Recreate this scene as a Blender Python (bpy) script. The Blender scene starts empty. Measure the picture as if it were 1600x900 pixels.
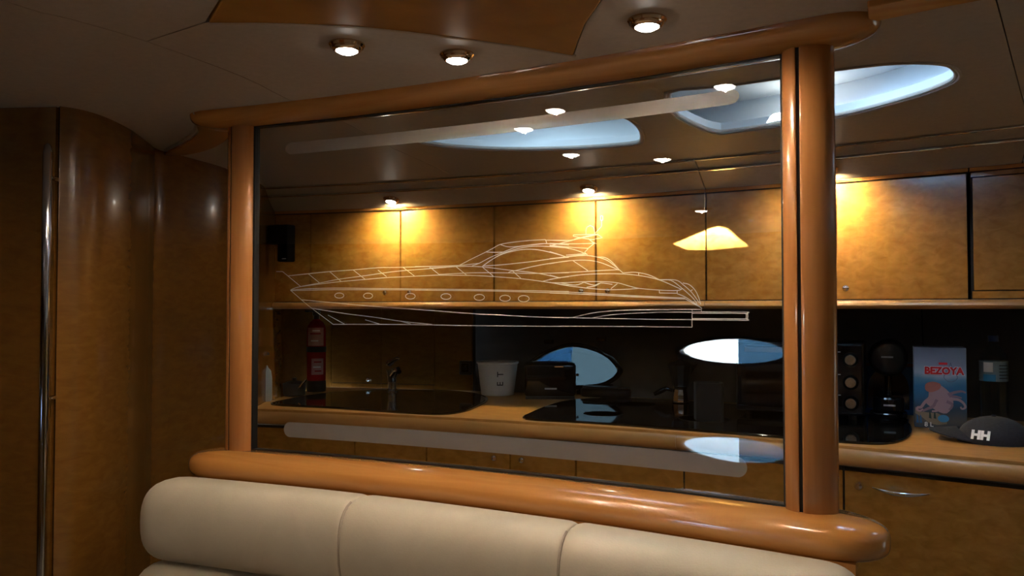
import bpy, bmesh, math, random
from mathutils import Vector, Matrix
random.seed(3)
SC = bpy.context.scene
COL = SC.collection
PI = math.pi
R = math.radians

# ---------------------------------------------------------------- camera
cd = bpy.data.cameras.new('camera'); cam = bpy.data.objects.new('camera', cd); COL.objects.link(cam)
cam.location = (0, 0, 1.35); cam.rotation_euler = (R(90 + 1.52), 0, R(25.4))
cd.sensor_width = 36; cd.lens = 1244 / 1600 * 36; cd.clip_start = .02; cd.clip_end = 300
SC.camera = cam
# ---------------------------------------------------------------- world, sun, exposure
W = bpy.data.worlds.new('sky'); SC.world = W; W.use_nodes = True
bg = W.node_tree.nodes['Background']; bg.inputs[0].default_value = (.55, .78, 1.0, 1); bg.inputs[1].default_value = 28
sd = bpy.data.lights.new('sun', 'SUN'); sun = bpy.data.objects.new('sun', sd); COL.objects.link(sun)
sd.energy = 640; sd.angle = R(.6); sd.color = (1, .93, .82)
sun.rotation_euler = Vector((-.42, 1, -.36)).to_track_quat('-Z', 'Y').to_euler(); sun.location = (3, -8, 6)
VS = SC.view_settings; SC.display_settings.display_device = 'sRGB'
VS.view_transform = 'Standard'; VS.look = 'None'; VS.gamma = 1; VS.use_curve_mapping = False; VS.exposure = 0
CEIL_W = 7.4      # watts of one ceiling downlight
SOFF_W = 21.0       # watts of one soffit downlight

# ---------------------------------------------------------------- helpers
def wl(o):
    v = Vector((0, 0, 0))
    while o: v += o.location; o = o.parent
    return v
class MB:
    def __init__(s): s.v = []; s.f = []
    def add(s, vs, fs):
        b = len(s.v); s.v += [tuple(p) for p in vs]; s.f += [tuple(i + b for i in f) for f in fs]; return s
    def box(s, x0, x1, y0, y1, z0, z1):
        return s.add([(x0,y0,z0),(x1,y0,z0),(x1,y1,z0),(x0,y1,z0),(x0,y0,z1),(x1,y0,z1),(x1,y1,z1),(x0,y1,z1)],
                     [(3,2,1,0),(4,5,6,7),(0,1,5,4),(1,2,6,5),(2,3,7,6),(3,0,4,7)])
    def loft(s, rings, cap=True, closed=True):
        n = len(rings[0]); vs = [p for r in rings for p in r]; fs = []
        for i in range(len(rings) - 1):
            for j in range(n if closed else n - 1):
                k = (j + 1) % n
                fs.append((i*n + j, i*n + k, (i+1)*n + k, (i+1)*n + j))
        if cap and closed: fs += [tuple(range(n))[::-1], tuple(range((len(rings)-1)*n, len(rings)*n))]
        return s.add(vs, fs)
    def tube(s, pts, r, n=10, closed=False):
        pts = [Vector(p) for p in pts]; m = len(pts); rings = []
        rr = r if hasattr(r, '__len__') else [r] * m
        prev = None
        for i, p in enumerate(pts):
            a = pts[(i-1) % m] if closed or i else p; b = pts[(i+1) % m] if closed or i < m-1 else p
            t = (b - a).normalized()
            if prev is None: u = t.orthogonal().normalized()
            else:
                u = prev - t * prev.dot(t); u = u.normalized() if u.length > 1e-6 else t.orthogonal().normalized()
            prev = u; w = t.cross(u)
            rings.append([p + (u*math.cos(2*PI*k/n) + w*math.sin(2*PI*k/n)) * rr[i] for k in range(n)])
        if closed: rings.append(rings[0]); return s.loft(rings, cap=False)
        return s.loft(rings)
    def lathe(s, prof, c=(0,0,0), n=24, ax='z'):
        rings = []
        for r, h in prof:
            ring = []
            for k in range(n):
                a = 2*PI*k/n; x, y = r*math.cos(a), r*math.sin(a)
                if ax == 'z': ring.append((c[0]+x, c[1]+y, c[2]+h))
                elif ax == 'y': ring.append((c[0]+x, c[1]+h, c[2]+y))
                else: ring.append((c[0]+h, c[1]+x, c[2]+y))
            rings.append(ring)
        return s.loft(rings)
    def sphere(s, c, rx, ry=None, rz=None, n=14, m=9):
        ry = ry or rx; rz = rz or rx
        rings = [[(c[0]+rx*math.sin(PI*i/m)*math.cos(2*PI*k/n), c[1]+ry*math.sin(PI*i/m)*math.sin(2*PI*k/n), c[2]+rz*math.cos(PI*i/m)) for k in range(n)] for i in range(m+1)]
        rings[0] = [(c[0]+1e-4*math.cos(2*PI*k/n), c[1]+1e-4*math.sin(2*PI*k/n), c[2]+rz) for k in range(n)]
        rings[-1] = [(c[0]+1e-4*math.cos(2*PI*k/n), c[1]+1e-4*math.sin(2*PI*k/n), c[2]-rz) for k in range(n)]
        return s.loft(rings)
    def slab(s, pts, z0, z1):          # XY outline extruded in z
        return s.loft([[(x, y, z0) for x, y in pts], [(x, y, z1) for x, y in pts]])
    def arc(s, prof, x0, x1, Y0, k, n=8):   # closed (dy,z) profile swept along the bowed galley line
        rings = []
        for i in range(n+1):
            x = x0 + (x1-x0)*i/n; y = Y0 - k*(x+1)**2
            rings.append([(x, y+dy, z) for dy, z in prof])
        return s.loft(rings)
def fill(loops, mapf=None, push=None):
    """flat polygon with holes (2D loops) -> (verts, faces); push = offset vector that gives it thickness"""
    bm = bmesh.new(); es = []
    for lp in loops:
        vs = [bm.verts.new((p[0], p[1], 0)) for p in lp]
        es += [bm.edges.new((vs[i], vs[(i+1) % len(vs)])) for i in range(len(vs))]
    bmesh.ops.triangle_fill(bm, use_beauty=True, use_dissolve=False, edges=es)
    if mapf:
        for v in bm.verts: v.co = Vector(mapf(v.co.x, v.co.y))
    if push is not None:
        g = bmesh.ops.extrude_face_region(bm, geom=bm.faces[:])
        for e in g['geom']:
            if isinstance(e, bmesh.types.BMVert): e.co += Vector(push)
    bmesh.ops.recalc_face_normals(bm, faces=bm.faces[:])
    bm.verts.index_update()
    out = ([tuple(v.co) for v in bm.verts], [tuple(v.index for v in f.verts) for f in bm.faces])
    bm.free(); return out
def obj(name, mb, mat, parent=None, bevel=0, seg=2, smooth=True, ang=40, recalc=True, world=True):
    off = wl(parent) if (parent and world) else Vector((0,0,0))
    me = bpy.data.meshes.new(name)
    me.from_pydata([tuple(Vector(p) - off) for p in mb.v], [], mb.f)
    bm = bmesh.new(); bm.from_mesh(me)
    if recalc: bmesh.ops.recalc_face_normals(bm, faces=bm.faces[:])
    if bevel:
        ed = [e for e in bm.edges if len(e.link_faces) == 2 and e.calc_face_angle(0) > R(35)]
        bmesh.ops.bevel(bm, geom=ed, offset=bevel, segments=seg, affect='EDGES', profile=.5, clamp_overlap=True)
    bm.to_mesh(me); bm.free()
    if smooth:
        me.polygons.foreach_set('use_smooth', [True]*len(me.polygons)); me.set_sharp_from_angle(angle=R(18 if bevel and seg <= 2 and ang == 40 else ang))
    me.materials.append(mat)
    o = bpy.data.objects.new(name, me); COL.objects.link(o)
    if parent: o.parent = parent
    return o
def origin(o, loc):
    """move a top-level mesh object's origin to loc without moving the mesh"""
    o.data.transform(Matrix.Translation(-Vector(loc))); o.location = loc; return o
def tag(o, label=None, cat=None, group=None, kind=None):
    if label: o['label'] = label
    if cat: o['category'] = cat
    if group: o['group'] = group
    if kind: o['kind'] = kind
    return o
def thing(name, loc, label, cat, group=None):
    o = bpy.data.objects.new(name, None); COL.objects.link(o); o.location = loc; o.empty_display_size = .05
    return tag(o, label, cat, group)
def struct(name, loc=(0,0,0)):
    o = bpy.data.objects.new(name, None); COL.objects.link(o); o.location = loc; o['kind'] = 'structure'; return o
def copy_tree(o, parent=None):
    c = o.copy(); COL.objects.link(c)
    if parent: c.parent = parent
    for ch in o.children: copy_tree(ch, c)
    return c
def cr(pts, n=6, closed=True):          # Catmull-Rom resample
    pts = [Vector(p) for p in pts]; m = len(pts); out = []
    for i in range(m if closed else m-1):
        if closed: p0, p1, p2, p3 = pts[(i-1)%m], pts[i], pts[(i+1)%m], pts[(i+2)%m]
        else: p0, p1, p2, p3 = pts[max(i-1,0)], pts[i], pts[i+1], pts[min(i+2,m-1)]
        for k in range(n):
            t = k/n
            out.append(tuple(.5*((2*p1)+(p2-p0)*t+(2*p0-5*p1+4*p2-p3)*t*t+(3*p1-p0-3*p2+p3)*t**3)))
    if not closed: out.append(tuple(pts[-1]))
    return out
def text(name, s, mat, parent, size, loc, rot, bold=0, depth=.0006):
    cu = bpy.data.curves.new(name, 'FONT'); cu.body = s; cu.size = size; cu.align_x = 'CENTER'; cu.align_y = 'CENTER'
    cu.extrude = depth; cu.offset = bold; cu.resolution_u = 3
    t = bpy.data.objects.new(name, cu)
    me = bpy.data.meshes.new_from_object(t); bpy.data.objects.remove(t); bpy.data.curves.remove(cu)
    me.materials.clear(); me.materials.append(mat)
    o = bpy.data.objects.new(name, me); COL.objects.link(o); o.parent = parent
    o.location = Vector(loc) - wl(parent); o.rotation_euler = rot
    return o
# ---------------------------------------------------------------- materials
def mat(name, col, rough=.5, metal=0, spec=.5, coat=0, coat_rough=.05, **kw):
    m = bpy.data.materials.new(name); m.use_nodes = True; b = m.node_tree.nodes['Principled BSDF']
    b.inputs['Base Color'].default_value = (*col, 1); b.inputs['Roughness'].default_value = rough
    b.inputs['Metallic'].default_value = metal; b.inputs['Specular IOR Level'].default_value = spec
    b.inputs['Coat Weight'].default_value = coat; b.inputs['Coat Roughness'].default_value = coat_rough
    for k, v in kw.items(): b.inputs[k.replace('_', ' ')].default_value = v
    return m
def noise_col(m, c0, c1, scale, stretch=(1,1,1), detail=4, bump=0, bscale=None, rough_var=0):
    nt = m.node_tree; b = nt.nodes['Principled BSDF']; N = nt.nodes.new
    tc = N('ShaderNodeTexCoord'); mp = N('ShaderNodeMapping'); mp.inputs['Scale'].default_value = stretch
    geo = N('ShaderNodeNewGeometry'); nt.links.new(geo.outputs['Position'], mp.inputs[0])
    nz = N('ShaderNodeTexNoise'); nz.inputs['Scale'].default_value = scale; nz.inputs['Detail'].default_value = detail; nz.inputs['Distortion'].default_value = .6
    nt.links.new(mp.outputs[0], nz.inputs['Vector'])
    rp = N('ShaderNodeValToRGB'); rp.color_ramp.elements[0].position = .3; rp.color_ramp.elements[1].position = .7
    rp.color_ramp.elements[0].color = (*c0, 1); rp.color_ramp.elements[1].color = (*c1, 1)
    nt.links.new(nz.outputs[0], rp.inputs[0]); nt.links.new(rp.outputs[0], b.inputs['Base Color'])
    if bump:
        n2 = N('ShaderNodeTexNoise'); n2.inputs['Scale'].default_value = bscale or scale*4; n2.inputs['Detail'].default_value = 3
        nt.links.new(geo.outputs['Position'], n2.inputs['Vector'])
        bp = N('ShaderNodeBump'); bp.inputs['Strength'].default_value = bump; bp.inputs['Distance'].default_value = .002
        nt.links.new(n2.outputs[0], bp.inputs['Height']); nt.links.new(bp.outputs[0], b.inputs['Normal'])
    return m
M = {}
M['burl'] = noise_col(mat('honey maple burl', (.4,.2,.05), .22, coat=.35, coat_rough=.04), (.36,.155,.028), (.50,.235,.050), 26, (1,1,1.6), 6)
M['base'] = noise_col(mat('shade toned maple veneer', (.3,.15,.04), .25, coat=.25, coat_rough=.05), (.24,.105,.019), (.33,.152,.032), 24, (1,1,1.8), 6)  # same maple as the upper doors, darkened to stand for dimmer light
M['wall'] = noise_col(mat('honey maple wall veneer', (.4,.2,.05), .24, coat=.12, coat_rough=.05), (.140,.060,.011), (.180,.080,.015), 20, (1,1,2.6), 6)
M['inlay'] = noise_col(mat('satin maple inlay', (.4,.2,.05), .5, spec=.25), (.33,.150,.028), (.43,.205,.040), 9, (1,1,2), 5)
M['cherry'] = noise_col(mat('varnished cherry trim', (.5,.22,.07), .22, coat=.9, coat_rough=.03), (.47,.190,.043), (.60,.275,.072), 5, (.5,6,6), 5)
M['cherry_v'] = noise_col(mat('varnished cherry post', (.5,.22,.07), .22, coat=.9, coat_rough=.03), (.42,.165,.046), (.50,.215,.068), 8, (7,7,.5), 5)
M['edge'] = noise_col(mat('cherry worktop edge', (.5,.22,.09), .28, coat=.35, coat_rough=.06), (.47,.235,.072), (.56,.29,.10), 6, (.5,6,6), 5)
M['worktop'] = noise_col(mat('satin wooden worktop', (.5,.25,.08), .38, spec=.35), (.40,.19,.052), (.52,.26,.08), 14, (1,3,3), 5)
M['liner'] = noise_col(mat('cream leatherette headlining', (.5,.42,.34), .5), (.46,.39,.33), (.51,.435,.37), 60, bump=.15, bscale=500)
M['gloss_liner'] = mat('cream gloss beading', (.55,.46,.38), .08, coat=1)
M['leather'] = noise_col(mat('cream leather', (.6,.5,.4), .38), (.56,.49,.375), (.64,.56,.435), 7, bump=.18, bscale=260)
M['piping'] = mat('darker cream piping', (.42,.34,.26), .45)
M['black'] = mat('black groove', (.006,.005,.005), .6)
M['gasket'] = mat('black rubber gasket', (.008,.008,.008), .45)
M['chrome'] = mat('polished chrome', (.86,.86,.87), .05, 1)
M['satin'] = mat('satin chrome', (.82,.82,.83), .17, 1)
M['steel'] = noise_col(mat('brushed steel knob', (.7,.72,.74), .22, 1), (.5,.52,.55), (.85,.87,.9), 3, (60,1,60))
M['lamp_rim'] = mat('warm nickel lamp rim', (.72,.55,.38), .12, 1)
M['blackglass'] = mat('black hob glass', (.004,.004,.005), .04)
M['sinkglass'] = mat('smoked black sink lid', (.010,.007,.006), .06)
M['blackplastic'] = mat('black plastic', (.010,.010,.011), .35)
M['blackgloss'] = mat('black gloss plastic', (.006,.006,.007), .08)
M['darkwall'] = noise_col(mat('charcoal laminate', (.02,.018,.016), .3), (.14,.122,.108), (.165,.145,.13), 10)
M['white'] = mat('white gelcoat', (.86,.87,.88), .35)
M['whiteplastic'] = mat('white plastic', (.5,.47,.43), .4)
M['print'] = mat('dark print', (.015,.015,.02), .5)
M['silver_print'] = mat('silver print', (.6,.6,.6), .35)
M['matblack'] = mat('matt black speaker cloth', (.004,.004,.005), .8, spec=.15)
M['whiteprint'] = mat('white print', (.85,.85,.85), .5)
M['red'] = mat('red enamel', (.35,.012,.012), .25)
M['redlabel'] = mat('pale red label', (.52,.27,.24), .5)
M['navy'] = noise_col(mat('navy cotton', (.02,.022,.03), .85), (.014,.016,.024), (.022,.025,.036), 120, bump=.3, bscale=900)
M['carpet'] = noise_col(mat('beige carpet', (.3,.25,.2), .95), (.25,.2,.15), (.35,.28,.22), 300)
M['hull'] = mat('white hull', (.75,.75,.75), .3)
M['quay'] = noise_col(mat('pale concrete quay', (.6,.6,.58), .8), (.5,.5,.48), (.65,.64,.62), 1.2)
M['boatblue'] = noise_col(mat('blue painted timber', (.02,.07,.12), .6), (.010,.050,.085), (.016,.065,.11), 3, (1,1,9))
M['roofing'] = mat('grey roofing', (.2,.2,.22), .7)
def glassmat(name, tint, ior=1.5, boost=1.0):
    m = bpy.data.materials.new(name); m.use_nodes = True; nt = m.node_tree; N = nt.nodes.new; nt.nodes.clear()
    out = N('ShaderNodeOutputMaterial'); mx = N('ShaderNodeMixShader'); tr = N('ShaderNodeBsdfTransparent'); gl = N('ShaderNodeBsdfGlossy')
    tr.inputs[0].default_value = (*tint, 1); gl.inputs['Roughness'].default_value = 0.0; gl.inputs[0].default_value = (1,1,1,1)
    geo = N('ShaderNodeNewGeometry'); mi = N('ShaderNodeMix'); mi.inputs[2].default_value = ior; mi.inputs[3].default_value = 1/ior
    nt.links.new(geo.outputs['Backfacing'], mi.inputs[0])
    fr = N('ShaderNodeFresnel'); nt.links.new(mi.outputs[0], fr.inputs['IOR'])
    nt.links.new(fr.outputs[0], mx.inputs[0]); nt.links.new(tr.outputs[0], mx.inputs[1]); nt.links.new(gl.outputs[0], mx.inputs[2])
    nt.links.new(mx.outputs[0], out.inputs[0]); return m
M['glass'] = glassmat('clear partition glass', (.95,.96,.95))
M['portglass'] = glassmat('clear window glass', (.9,.95,.97))
M['tinted'] = glassmat('dark tinted hull glass', (.0068,.0088,.0092))
M['hatchglass'] = glassmat('smoked hatch glass', (.48,.56,.64))
def opal(name, col):
    m = bpy.data.materials.new(name); m.use_nodes = True; nt = m.node_tree; nt.nodes.clear()
    t = nt.nodes.new('ShaderNodeBsdfTranslucent'); o = nt.nodes.new('ShaderNodeOutputMaterial')
    t.inputs[0].default_value = (*col,1); nt.links.new(t.outputs[0], o.inputs[0]); return m
M['opal'] = opal('opal hatch blind', (.040,.058,.076))
def frost(name, col, clear):
    m = bpy.data.materials.new(name); m.use_nodes = True; nt = m.node_tree; N = nt.nodes.new; nt.nodes.clear()
    out = N('ShaderNodeOutputMaterial'); a = N('ShaderNodeMixShader'); b = N('ShaderNodeMixShader')
    tr = N('ShaderNodeBsdfTransparent'); df = N('ShaderNodeBsdfDiffuse'); tl = N('ShaderNodeBsdfTranslucent')
    nz = N('ShaderNodeTexNoise'); nz.inputs['Scale'].default_value = 30; nz.inputs['Detail'].default_value = 6
    geo = N('ShaderNodeNewGeometry'); nt.links.new(geo.outputs['Position'], nz.inputs['Vector'])
    mr = N('ShaderNodeMapRange'); mr.inputs[3].default_value = clear-.08; mr.inputs[4].default_value = clear+.08
    nt.links.new(nz.outputs[0], mr.inputs[0])
    df.inputs[0].default_value = (*col,1); tl.inputs[0].default_value = (*col,1); a.inputs[0].default_value = .5
    nt.links.new(df.outputs[0], a.inputs[1]); nt.links.new(tl.outputs[0], a.inputs[2])
    nt.links.new(mr.outputs[0], b.inputs[0]); nt.links.new(a.outputs[0], b.inputs[1]); nt.links.new(tr.outputs[0], b.inputs[2])
    nt.links.new(b.outputs[0], out.inputs[0]); return m
M['frost'] = frost('frosted glass band', (.50,.44,.42), .22)
M['etch'] = frost('white glass etching', (.92,.84,.78), .12)
M['blind'] = frost('grey mesh blind', (.5,.5,.5), .80)
M['pet'] = glassmat('clear bottle plastic', (.75,.8,.82), 1.45)
M['tank'] = glassmat('smoked water tank', (.35,.4,.45), 1.4)
def emit(name, col, s):
    m = bpy.data.materials.new(name); m.use_nodes = True; nt = m.node_tree; nt.nodes.clear()
    e = nt.nodes.new('ShaderNodeEmission'); o = nt.nodes.new('ShaderNodeOutputMaterial')
    e.inputs[0].default_value = (*col,1); e.inputs[1].default_value = s; nt.links.new(e.outputs[0], o.inputs[0]); return m
M['lens'] = emit('lit lamp lens', (1,.93,.82), 45)

# bowed lines of the boat (plan): y = Y0 - k (x+1)^2
GK, CK, BK = .085, .075, .07
GY, CY, BY = 1.69, 2.645, 3.035
gy = lambda x: GY - GK*(x+1)**2
cy = lambda x: CY - CK*(x+1)**2
by = lambda x: BY - BK*(x+1)**2
wy = lambda x: 3.60 - .075*(x+1)**2
ZC, ZT = 1.885, .94                     # ceiling, worktop

# ================================================================= SETTING
SKY1 = cr([[-1.348,2.169],[-1.331,2.221],[-1.295,2.283],[-1.214,2.357],[-1.102,2.422],[-0.939,2.475],[-0.811,2.49],[-0.733,2.483],[-0.702,2.433],[-0.672,2.317],[-0.661,2.221],[-0.666,2.134],[-0.7,2.09],[-0.85,2.075],[-1.0,2.085],[-1.15,2.11],[-1.28,2.14]], 3); SKY2 = cr([[-0.489,1.933],[-0.526,2.128],[-0.52,2.237],[-0.494,2.373],[-0.468,2.433],[-0.442,2.446],[-0.355,2.43],[-0.277,2.412],[-0.136,2.377],[-0.042,2.32],[0.049,2.242],[0.103,2.183],[0.137,2.126],[0.144,2.073],[0.131,2.007],[0.106,1.965],[0.055,1.93],[-0.008,1.911],[-0.108,1.91],[-0.22,1.922],[-0.322,1.932],[-0.41,1.927]], 2)
FILL_WELL = [(.56,2.02),(.60,1.98),(.80,1.98),(.84,2.02),(.84,2.28),(.80,2.32),(.60,2.32),(.56,2.28)]
INLAY = [[-1.139,1.082],[-1.058,1.12],[-1.007,1.148],[-0.907,1.21],[-0.827,1.283],[-0.728,1.386],[-0.655,1.471],[-0.594,1.555],[-0.558,1.483],[-0.507,1.389],[-0.445,1.299],[-0.42,1.15],[-0.5,1.0],[-0.7,0.93],[-0.9,0.96],[-1.043,1.016]]
HATCH = [[-0.292,1.93],[-0.243,2.013],[-0.207,2.069],[-0.185,2.084],[-0.144,2.058],[-0.053,1.949],[0.024,1.856],[-0.046,1.85],[-0.112,1.841],[-0.201,1.854]]  # unseen opening, outline shaped so its sunbeam draws the cabinet sun patch
fl = obj('floor', MB().box(-4.2, 2.6, -2.2, 3.0, -.06, 0), M['carpet']); tag(fl, kind='structure')
# ceiling: leatherette panels with seams between them, under a backing board
ce = struct('ceiling', (-.8, 1.2, ZC))
seam1 = cr([(-1.385,-2.19),(-1.39,.3),(-1.385,.85),(-1.36,.965),(-1.337,1.112),(-1.341,1.378),(-1.381,1.576),(-1.408,1.85),(-1.476,2.14),(-1.52,2.43),(-1.58,2.80)], 3, False)
seam3 = [(-.10,-2.19),(.0,.5),(.172,1.592),(.305,2.345),(.37,2.70)]
cend = lambda x: 2.83 - BK*(x+1)**2
def arcx(x0, x1, n=10): return [(x0+(x1-x0)*i/n, cend(x0+(x1-x0)*i/n)) for i in range(n+1)]
g = .0012
seam2 = [(-1.337,1.112),(-1.145,1.084)]
iS = seam1.index(min(seam1, key=lambda p: (p[0]+1.337)**2+(p[1]-1.112)**2))
left = [(x-g, y) for x, y in seam1] + arcx(-1.585, -3.0, 6)[1:] + [(-4.1, 2.4), (-4.1, -2.19)]
# main panel with both skylights: from seam 2 forward; near panel behind it, round the inlay
lowi = INLAY[0:8]; righti = INLAY[8:11]; back = INLAY[11:]
main = [(x+g, y+(.0 if i else g)) for i, (x, y) in enumerate(seam1[iS:])] + arcx(-1.578, .368, 14)[1:] + [(x-g, y) for x, y in reversed(seam3[1:4])] + \
       [(.0, .5), (-.2, .62)] + [(-.36, 1.0)] + [(x+g, y) for x, y in [INLAY[11], INLAY[10], INLAY[9], INLAY[8], INLAY[7]]] + [(x, y+.0015) for x, y in [INLAY[6], INLAY[5], INLAY[4], INLAY[3], INLAY[2], INLAY[1]]] + [(-1.145, 1.086)]
near = [(x+g, y-(g if i == iS else 0)) for i, (x, y) in enumerate(seam1[:iS+1])] + [(-1.145, 1.081)] + [(x, y-.0015) for x, y in [INLAY[15], INLAY[14], INLAY[13], INLAY[12]]] + [(-.363, .998), (-.2, .617), (-.003, .497), (-.10-g, -2.19)]
right = [(x+g, y) for x, y in seam3] + arcx(.372, 2.5, 6)[1:] + [(2.5, -2.19)]
for lp, hl in ((left, []), (main, [SKY1, SKY2]), (near, []), (right, [FILL_WELL])):
    v, f = fill([lp] + hl, lambda x, y: (x, y, ZC), (0, 0, .010))
    obj('panel', MB().add(v, f), M['liner'], ce, ang=30)
v, f = fill([[(-4.2,-2.3),(2.6,-2.3),(2.6,3.05),(-4.2,3.05)], SKY1, SKY2, FILL_WELL], lambda x, y: (x, y, ZC+.0105), (0, 0, .006))
obj('backing_board', MB().add(v, f), M['black'], ce)
inl = obj('inlay_panel', MB().slab([(-.80+(x+.80)*.996, 1.2+(y-1.2)*.996) for x, y in INLAY], ZC-.004, ZC+.010), M['inlay'], ce, bevel=.003); inl['label'] = 'honey wood leaf shaped inlay in the cream headlining'
obj('inlay_bead', MB().tube([(x, y+.006, ZC-.001) for x, y in cr(lowi, 4, False)], .0045, 8), M['gloss_liner'], ce)
# sloping cove over the galley, two tiers with glossy beads
cove_pts = ((-2.72,-.625),(-.621,.372),(.376,1.9))
for x0, x1 in cove_pts:
    obj('cove_panel', MB().arc([(-.205,1.885),(-.140,1.858),(-.138,1.866),(-.203,1.893)], x0, x1, BY, BK, 10), M['liner'], ce)
    obj('cove_panel', MB().arc([(-.137,1.855),(-.030,1.806),(-.012,1.802),(-.012,1.810),(-.030,1.815),(-.137,1.863)], x0, x1, BY, BK, 10), M['liner'], ce)
    for dy, z in ((-.205,1.8795),(-.140,1.8515)):
        obj('bead', MB().arc([(dy+.0042*math.cos(a*PI/4), z+.0042*math.sin(a*PI/4)) for a in range(8)], x0, x1, BY, BK, 12), M['chrome'], ce)
obj('cove_backing', MB().arc([(-.215,1.897),(0.02,1.812),(.6,1.812),(.6,1.905),(-.215,1.905)], -2.9, 2.4, BY, BK, 14), M['black'], ce)
# headlining lip and wooden corner board at the left end of the partition
obj('corner_board', MB().slab(cr([(-1.700,1.575),(-1.84,1.715),(-1.99,1.81),(-2.19,1.905),(-2.24,1.95),(-2.12,1.955),(-1.985,1.913),(-1.862,1.845),(-1.76,1.77),(-1.64,1.72)], 3), ZC-.012, ZC+.002), M['cherry'], ce, bevel=.003)
obj('side_board', MB().slab([(-.03,1.50),(.12,1.485),(.5,1.43),(1.2,1.22),(1.2,1.29),(.5,1.50),(.098,1.556),(-.03,1.585)], ZC-.012, ZC+.002), M['cherry'], ce, bevel=.003)
obj('lip', MB().tube([(x, y, ZC-.001) for x, y in cr([(-1.70,1.572),(-1.845,1.712),(-1.995,1.808),(-2.19,1.902)], 4, False)], .006, 8), M['liner'], ce)
# skylights: lined wells up to the deck, with smoked glass
def well(n, loop, holes, c, fl_, pm=None):
    s = struct('window_%d' % n, (c[0], c[1], 2.0))
    top = [(c[0]+(x-c[0])*fl_, c[1]+(y-c[1])*fl_) for x, y in loop]
    mid = [(c[0]+(x-c[0])*(1+(fl_-1)*.35), c[1]+(y-c[1])*(1+(fl_-1)*.35)) for x, y in loop]
    inn = [(c[0]+(x-c[0])*.995, c[1]+(y-c[1])*.99) for x, y in loop]
    b = MB(); b.loft([[(x,y,ZC-.002) for x,y in inn],[(x,y,ZC+.03) for x,y in inn],[(x,y,ZC+.045) for x,y in mid],[(x,y,2.0) for x,y in top]], cap=False)
    obj('lining', b, M['white'], s, recalc=False)
    v, f = fill([top] + holes, lambda x, y: (x, y, 2.0), (0, 0, .001)); obj('roof_lining', MB().add(v, f), M['white'], s)
    for h in holes: obj('pane', MB().add([(x, y, 2.0015) for x, y in h], [tuple(range(len(h)))]), pm or (M['opal'] if h is H3 else M['hatchglass']), s)
    obj('rim_bead', MB().tube([(c[0]+(x-c[0])*1.02+0, c[1]+(y-c[1])*1.03, ZC-.001) for x, y in loop], .004, 8, True), M['liner'], s)
    obj('rim', MB().tube([(c[0]+(x-c[0])*.998, c[1]+(y-c[1])*.996, ZC+.004) for x, y in loop], .006, 8, True), M['liner'], s)
H1 = [(-1.20,2.19),(-.72,2.19),(-.72,2.36),(-.98,2.40)]
FILL_PANE = [(.60,2.02),(.80,2.02),(.80,2.28),(.60,2.28)]
H3 = [(.0,1.98),(.16,2.02),(.14,2.14),(.0,2.12)]  # unseen diffusing pane added to brighten the right part of the lining
H2 = [(-.20,2.125),(-.03,2.125),(-.06,2.24),(-.22,2.24)]  # unseen opening added to throw a sun patch on the far lining
well(1, SKY1, [H1], (-1.0, 2.2), 1.12, M['opal'])
well(2, SKY2, [HATCH, H2, H3], (-.17, 2.16), 1.42)
well(5, FILL_WELL, [FILL_PANE], (.70,2.15), 1.02, M['opal'])  # out-of-view hatch added to bring daylight to the galley's right end
v, f = fill([[(-4.4,-2.4),(2.8,-2.4),(2.8,4.6),(-4.4,4.6)], HATCH, H1, H2, H3, FILL_PANE], lambda x, y: (x, y, 2.002), (0, 0, .002))
dk = obj('deck', MB().add(v, f), M['hull']); tag(dk, kind='structure')
# left bulkhead: door leaf, then the curved veneer wall running into the galley
WL = cr([(-1.972,1.374),(-1.955,1.425),(-1.972,1.51),(-2.040,1.645),(-2.150,1.80),(-2.215,1.90),(-2.235,2.05),(-2.275,2.25),(-2.40,2.55),(-2.545,2.80),(-2.62,2.97)], 40, False)
wl_ = struct('wall_left', (-2.2, 1.9, 0))
def sheet(pts, z0, z1, t):
    n = len(pts); o = []
    for i, p in enumerate(pts):
        a = Vector(pts[max(i-1,0)]); b = Vector(pts[min(i+1,n-1)]); d = (b-a).normalized(); o.append((p[0]-d.y*t, p[1]+d.x*t))
    return MB().loft([[(p[0],p[1],z0),(p[0],p[1],z1),(q[0],q[1],z1),(q[0],q[1],z0)] for p, q in zip(pts, o)])
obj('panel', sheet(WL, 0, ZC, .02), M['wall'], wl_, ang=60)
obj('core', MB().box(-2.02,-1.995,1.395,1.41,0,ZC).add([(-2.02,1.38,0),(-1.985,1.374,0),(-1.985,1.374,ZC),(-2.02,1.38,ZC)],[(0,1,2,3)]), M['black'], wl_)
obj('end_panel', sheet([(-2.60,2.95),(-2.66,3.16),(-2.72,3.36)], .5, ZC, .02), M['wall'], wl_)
d1 = struct('door_1', (-2.0, 1.36, 0))
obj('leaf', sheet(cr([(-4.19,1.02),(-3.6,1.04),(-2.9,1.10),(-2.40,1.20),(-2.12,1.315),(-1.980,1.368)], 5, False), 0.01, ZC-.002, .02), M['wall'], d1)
pole = obj('handle_pole', MB().tube([(-1.962,1.335,.1),(-1.962,1.335,1.755),(-1.962,1.335,1.772),(-1.962,1.335,1.778)], [.0112,.0112,.008,.003], 20), mat('dark chrome pole', (.5,.5,.52), .08, 1), d1); pole['label'] = 'long upright chrome handle pole'
for z in (1.69, 1.12): obj('bracket', MB().tube([(-1.955,1.338,z),(-1.972,1.37,z)], .006, 8), M['chrome'], d1)
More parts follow.
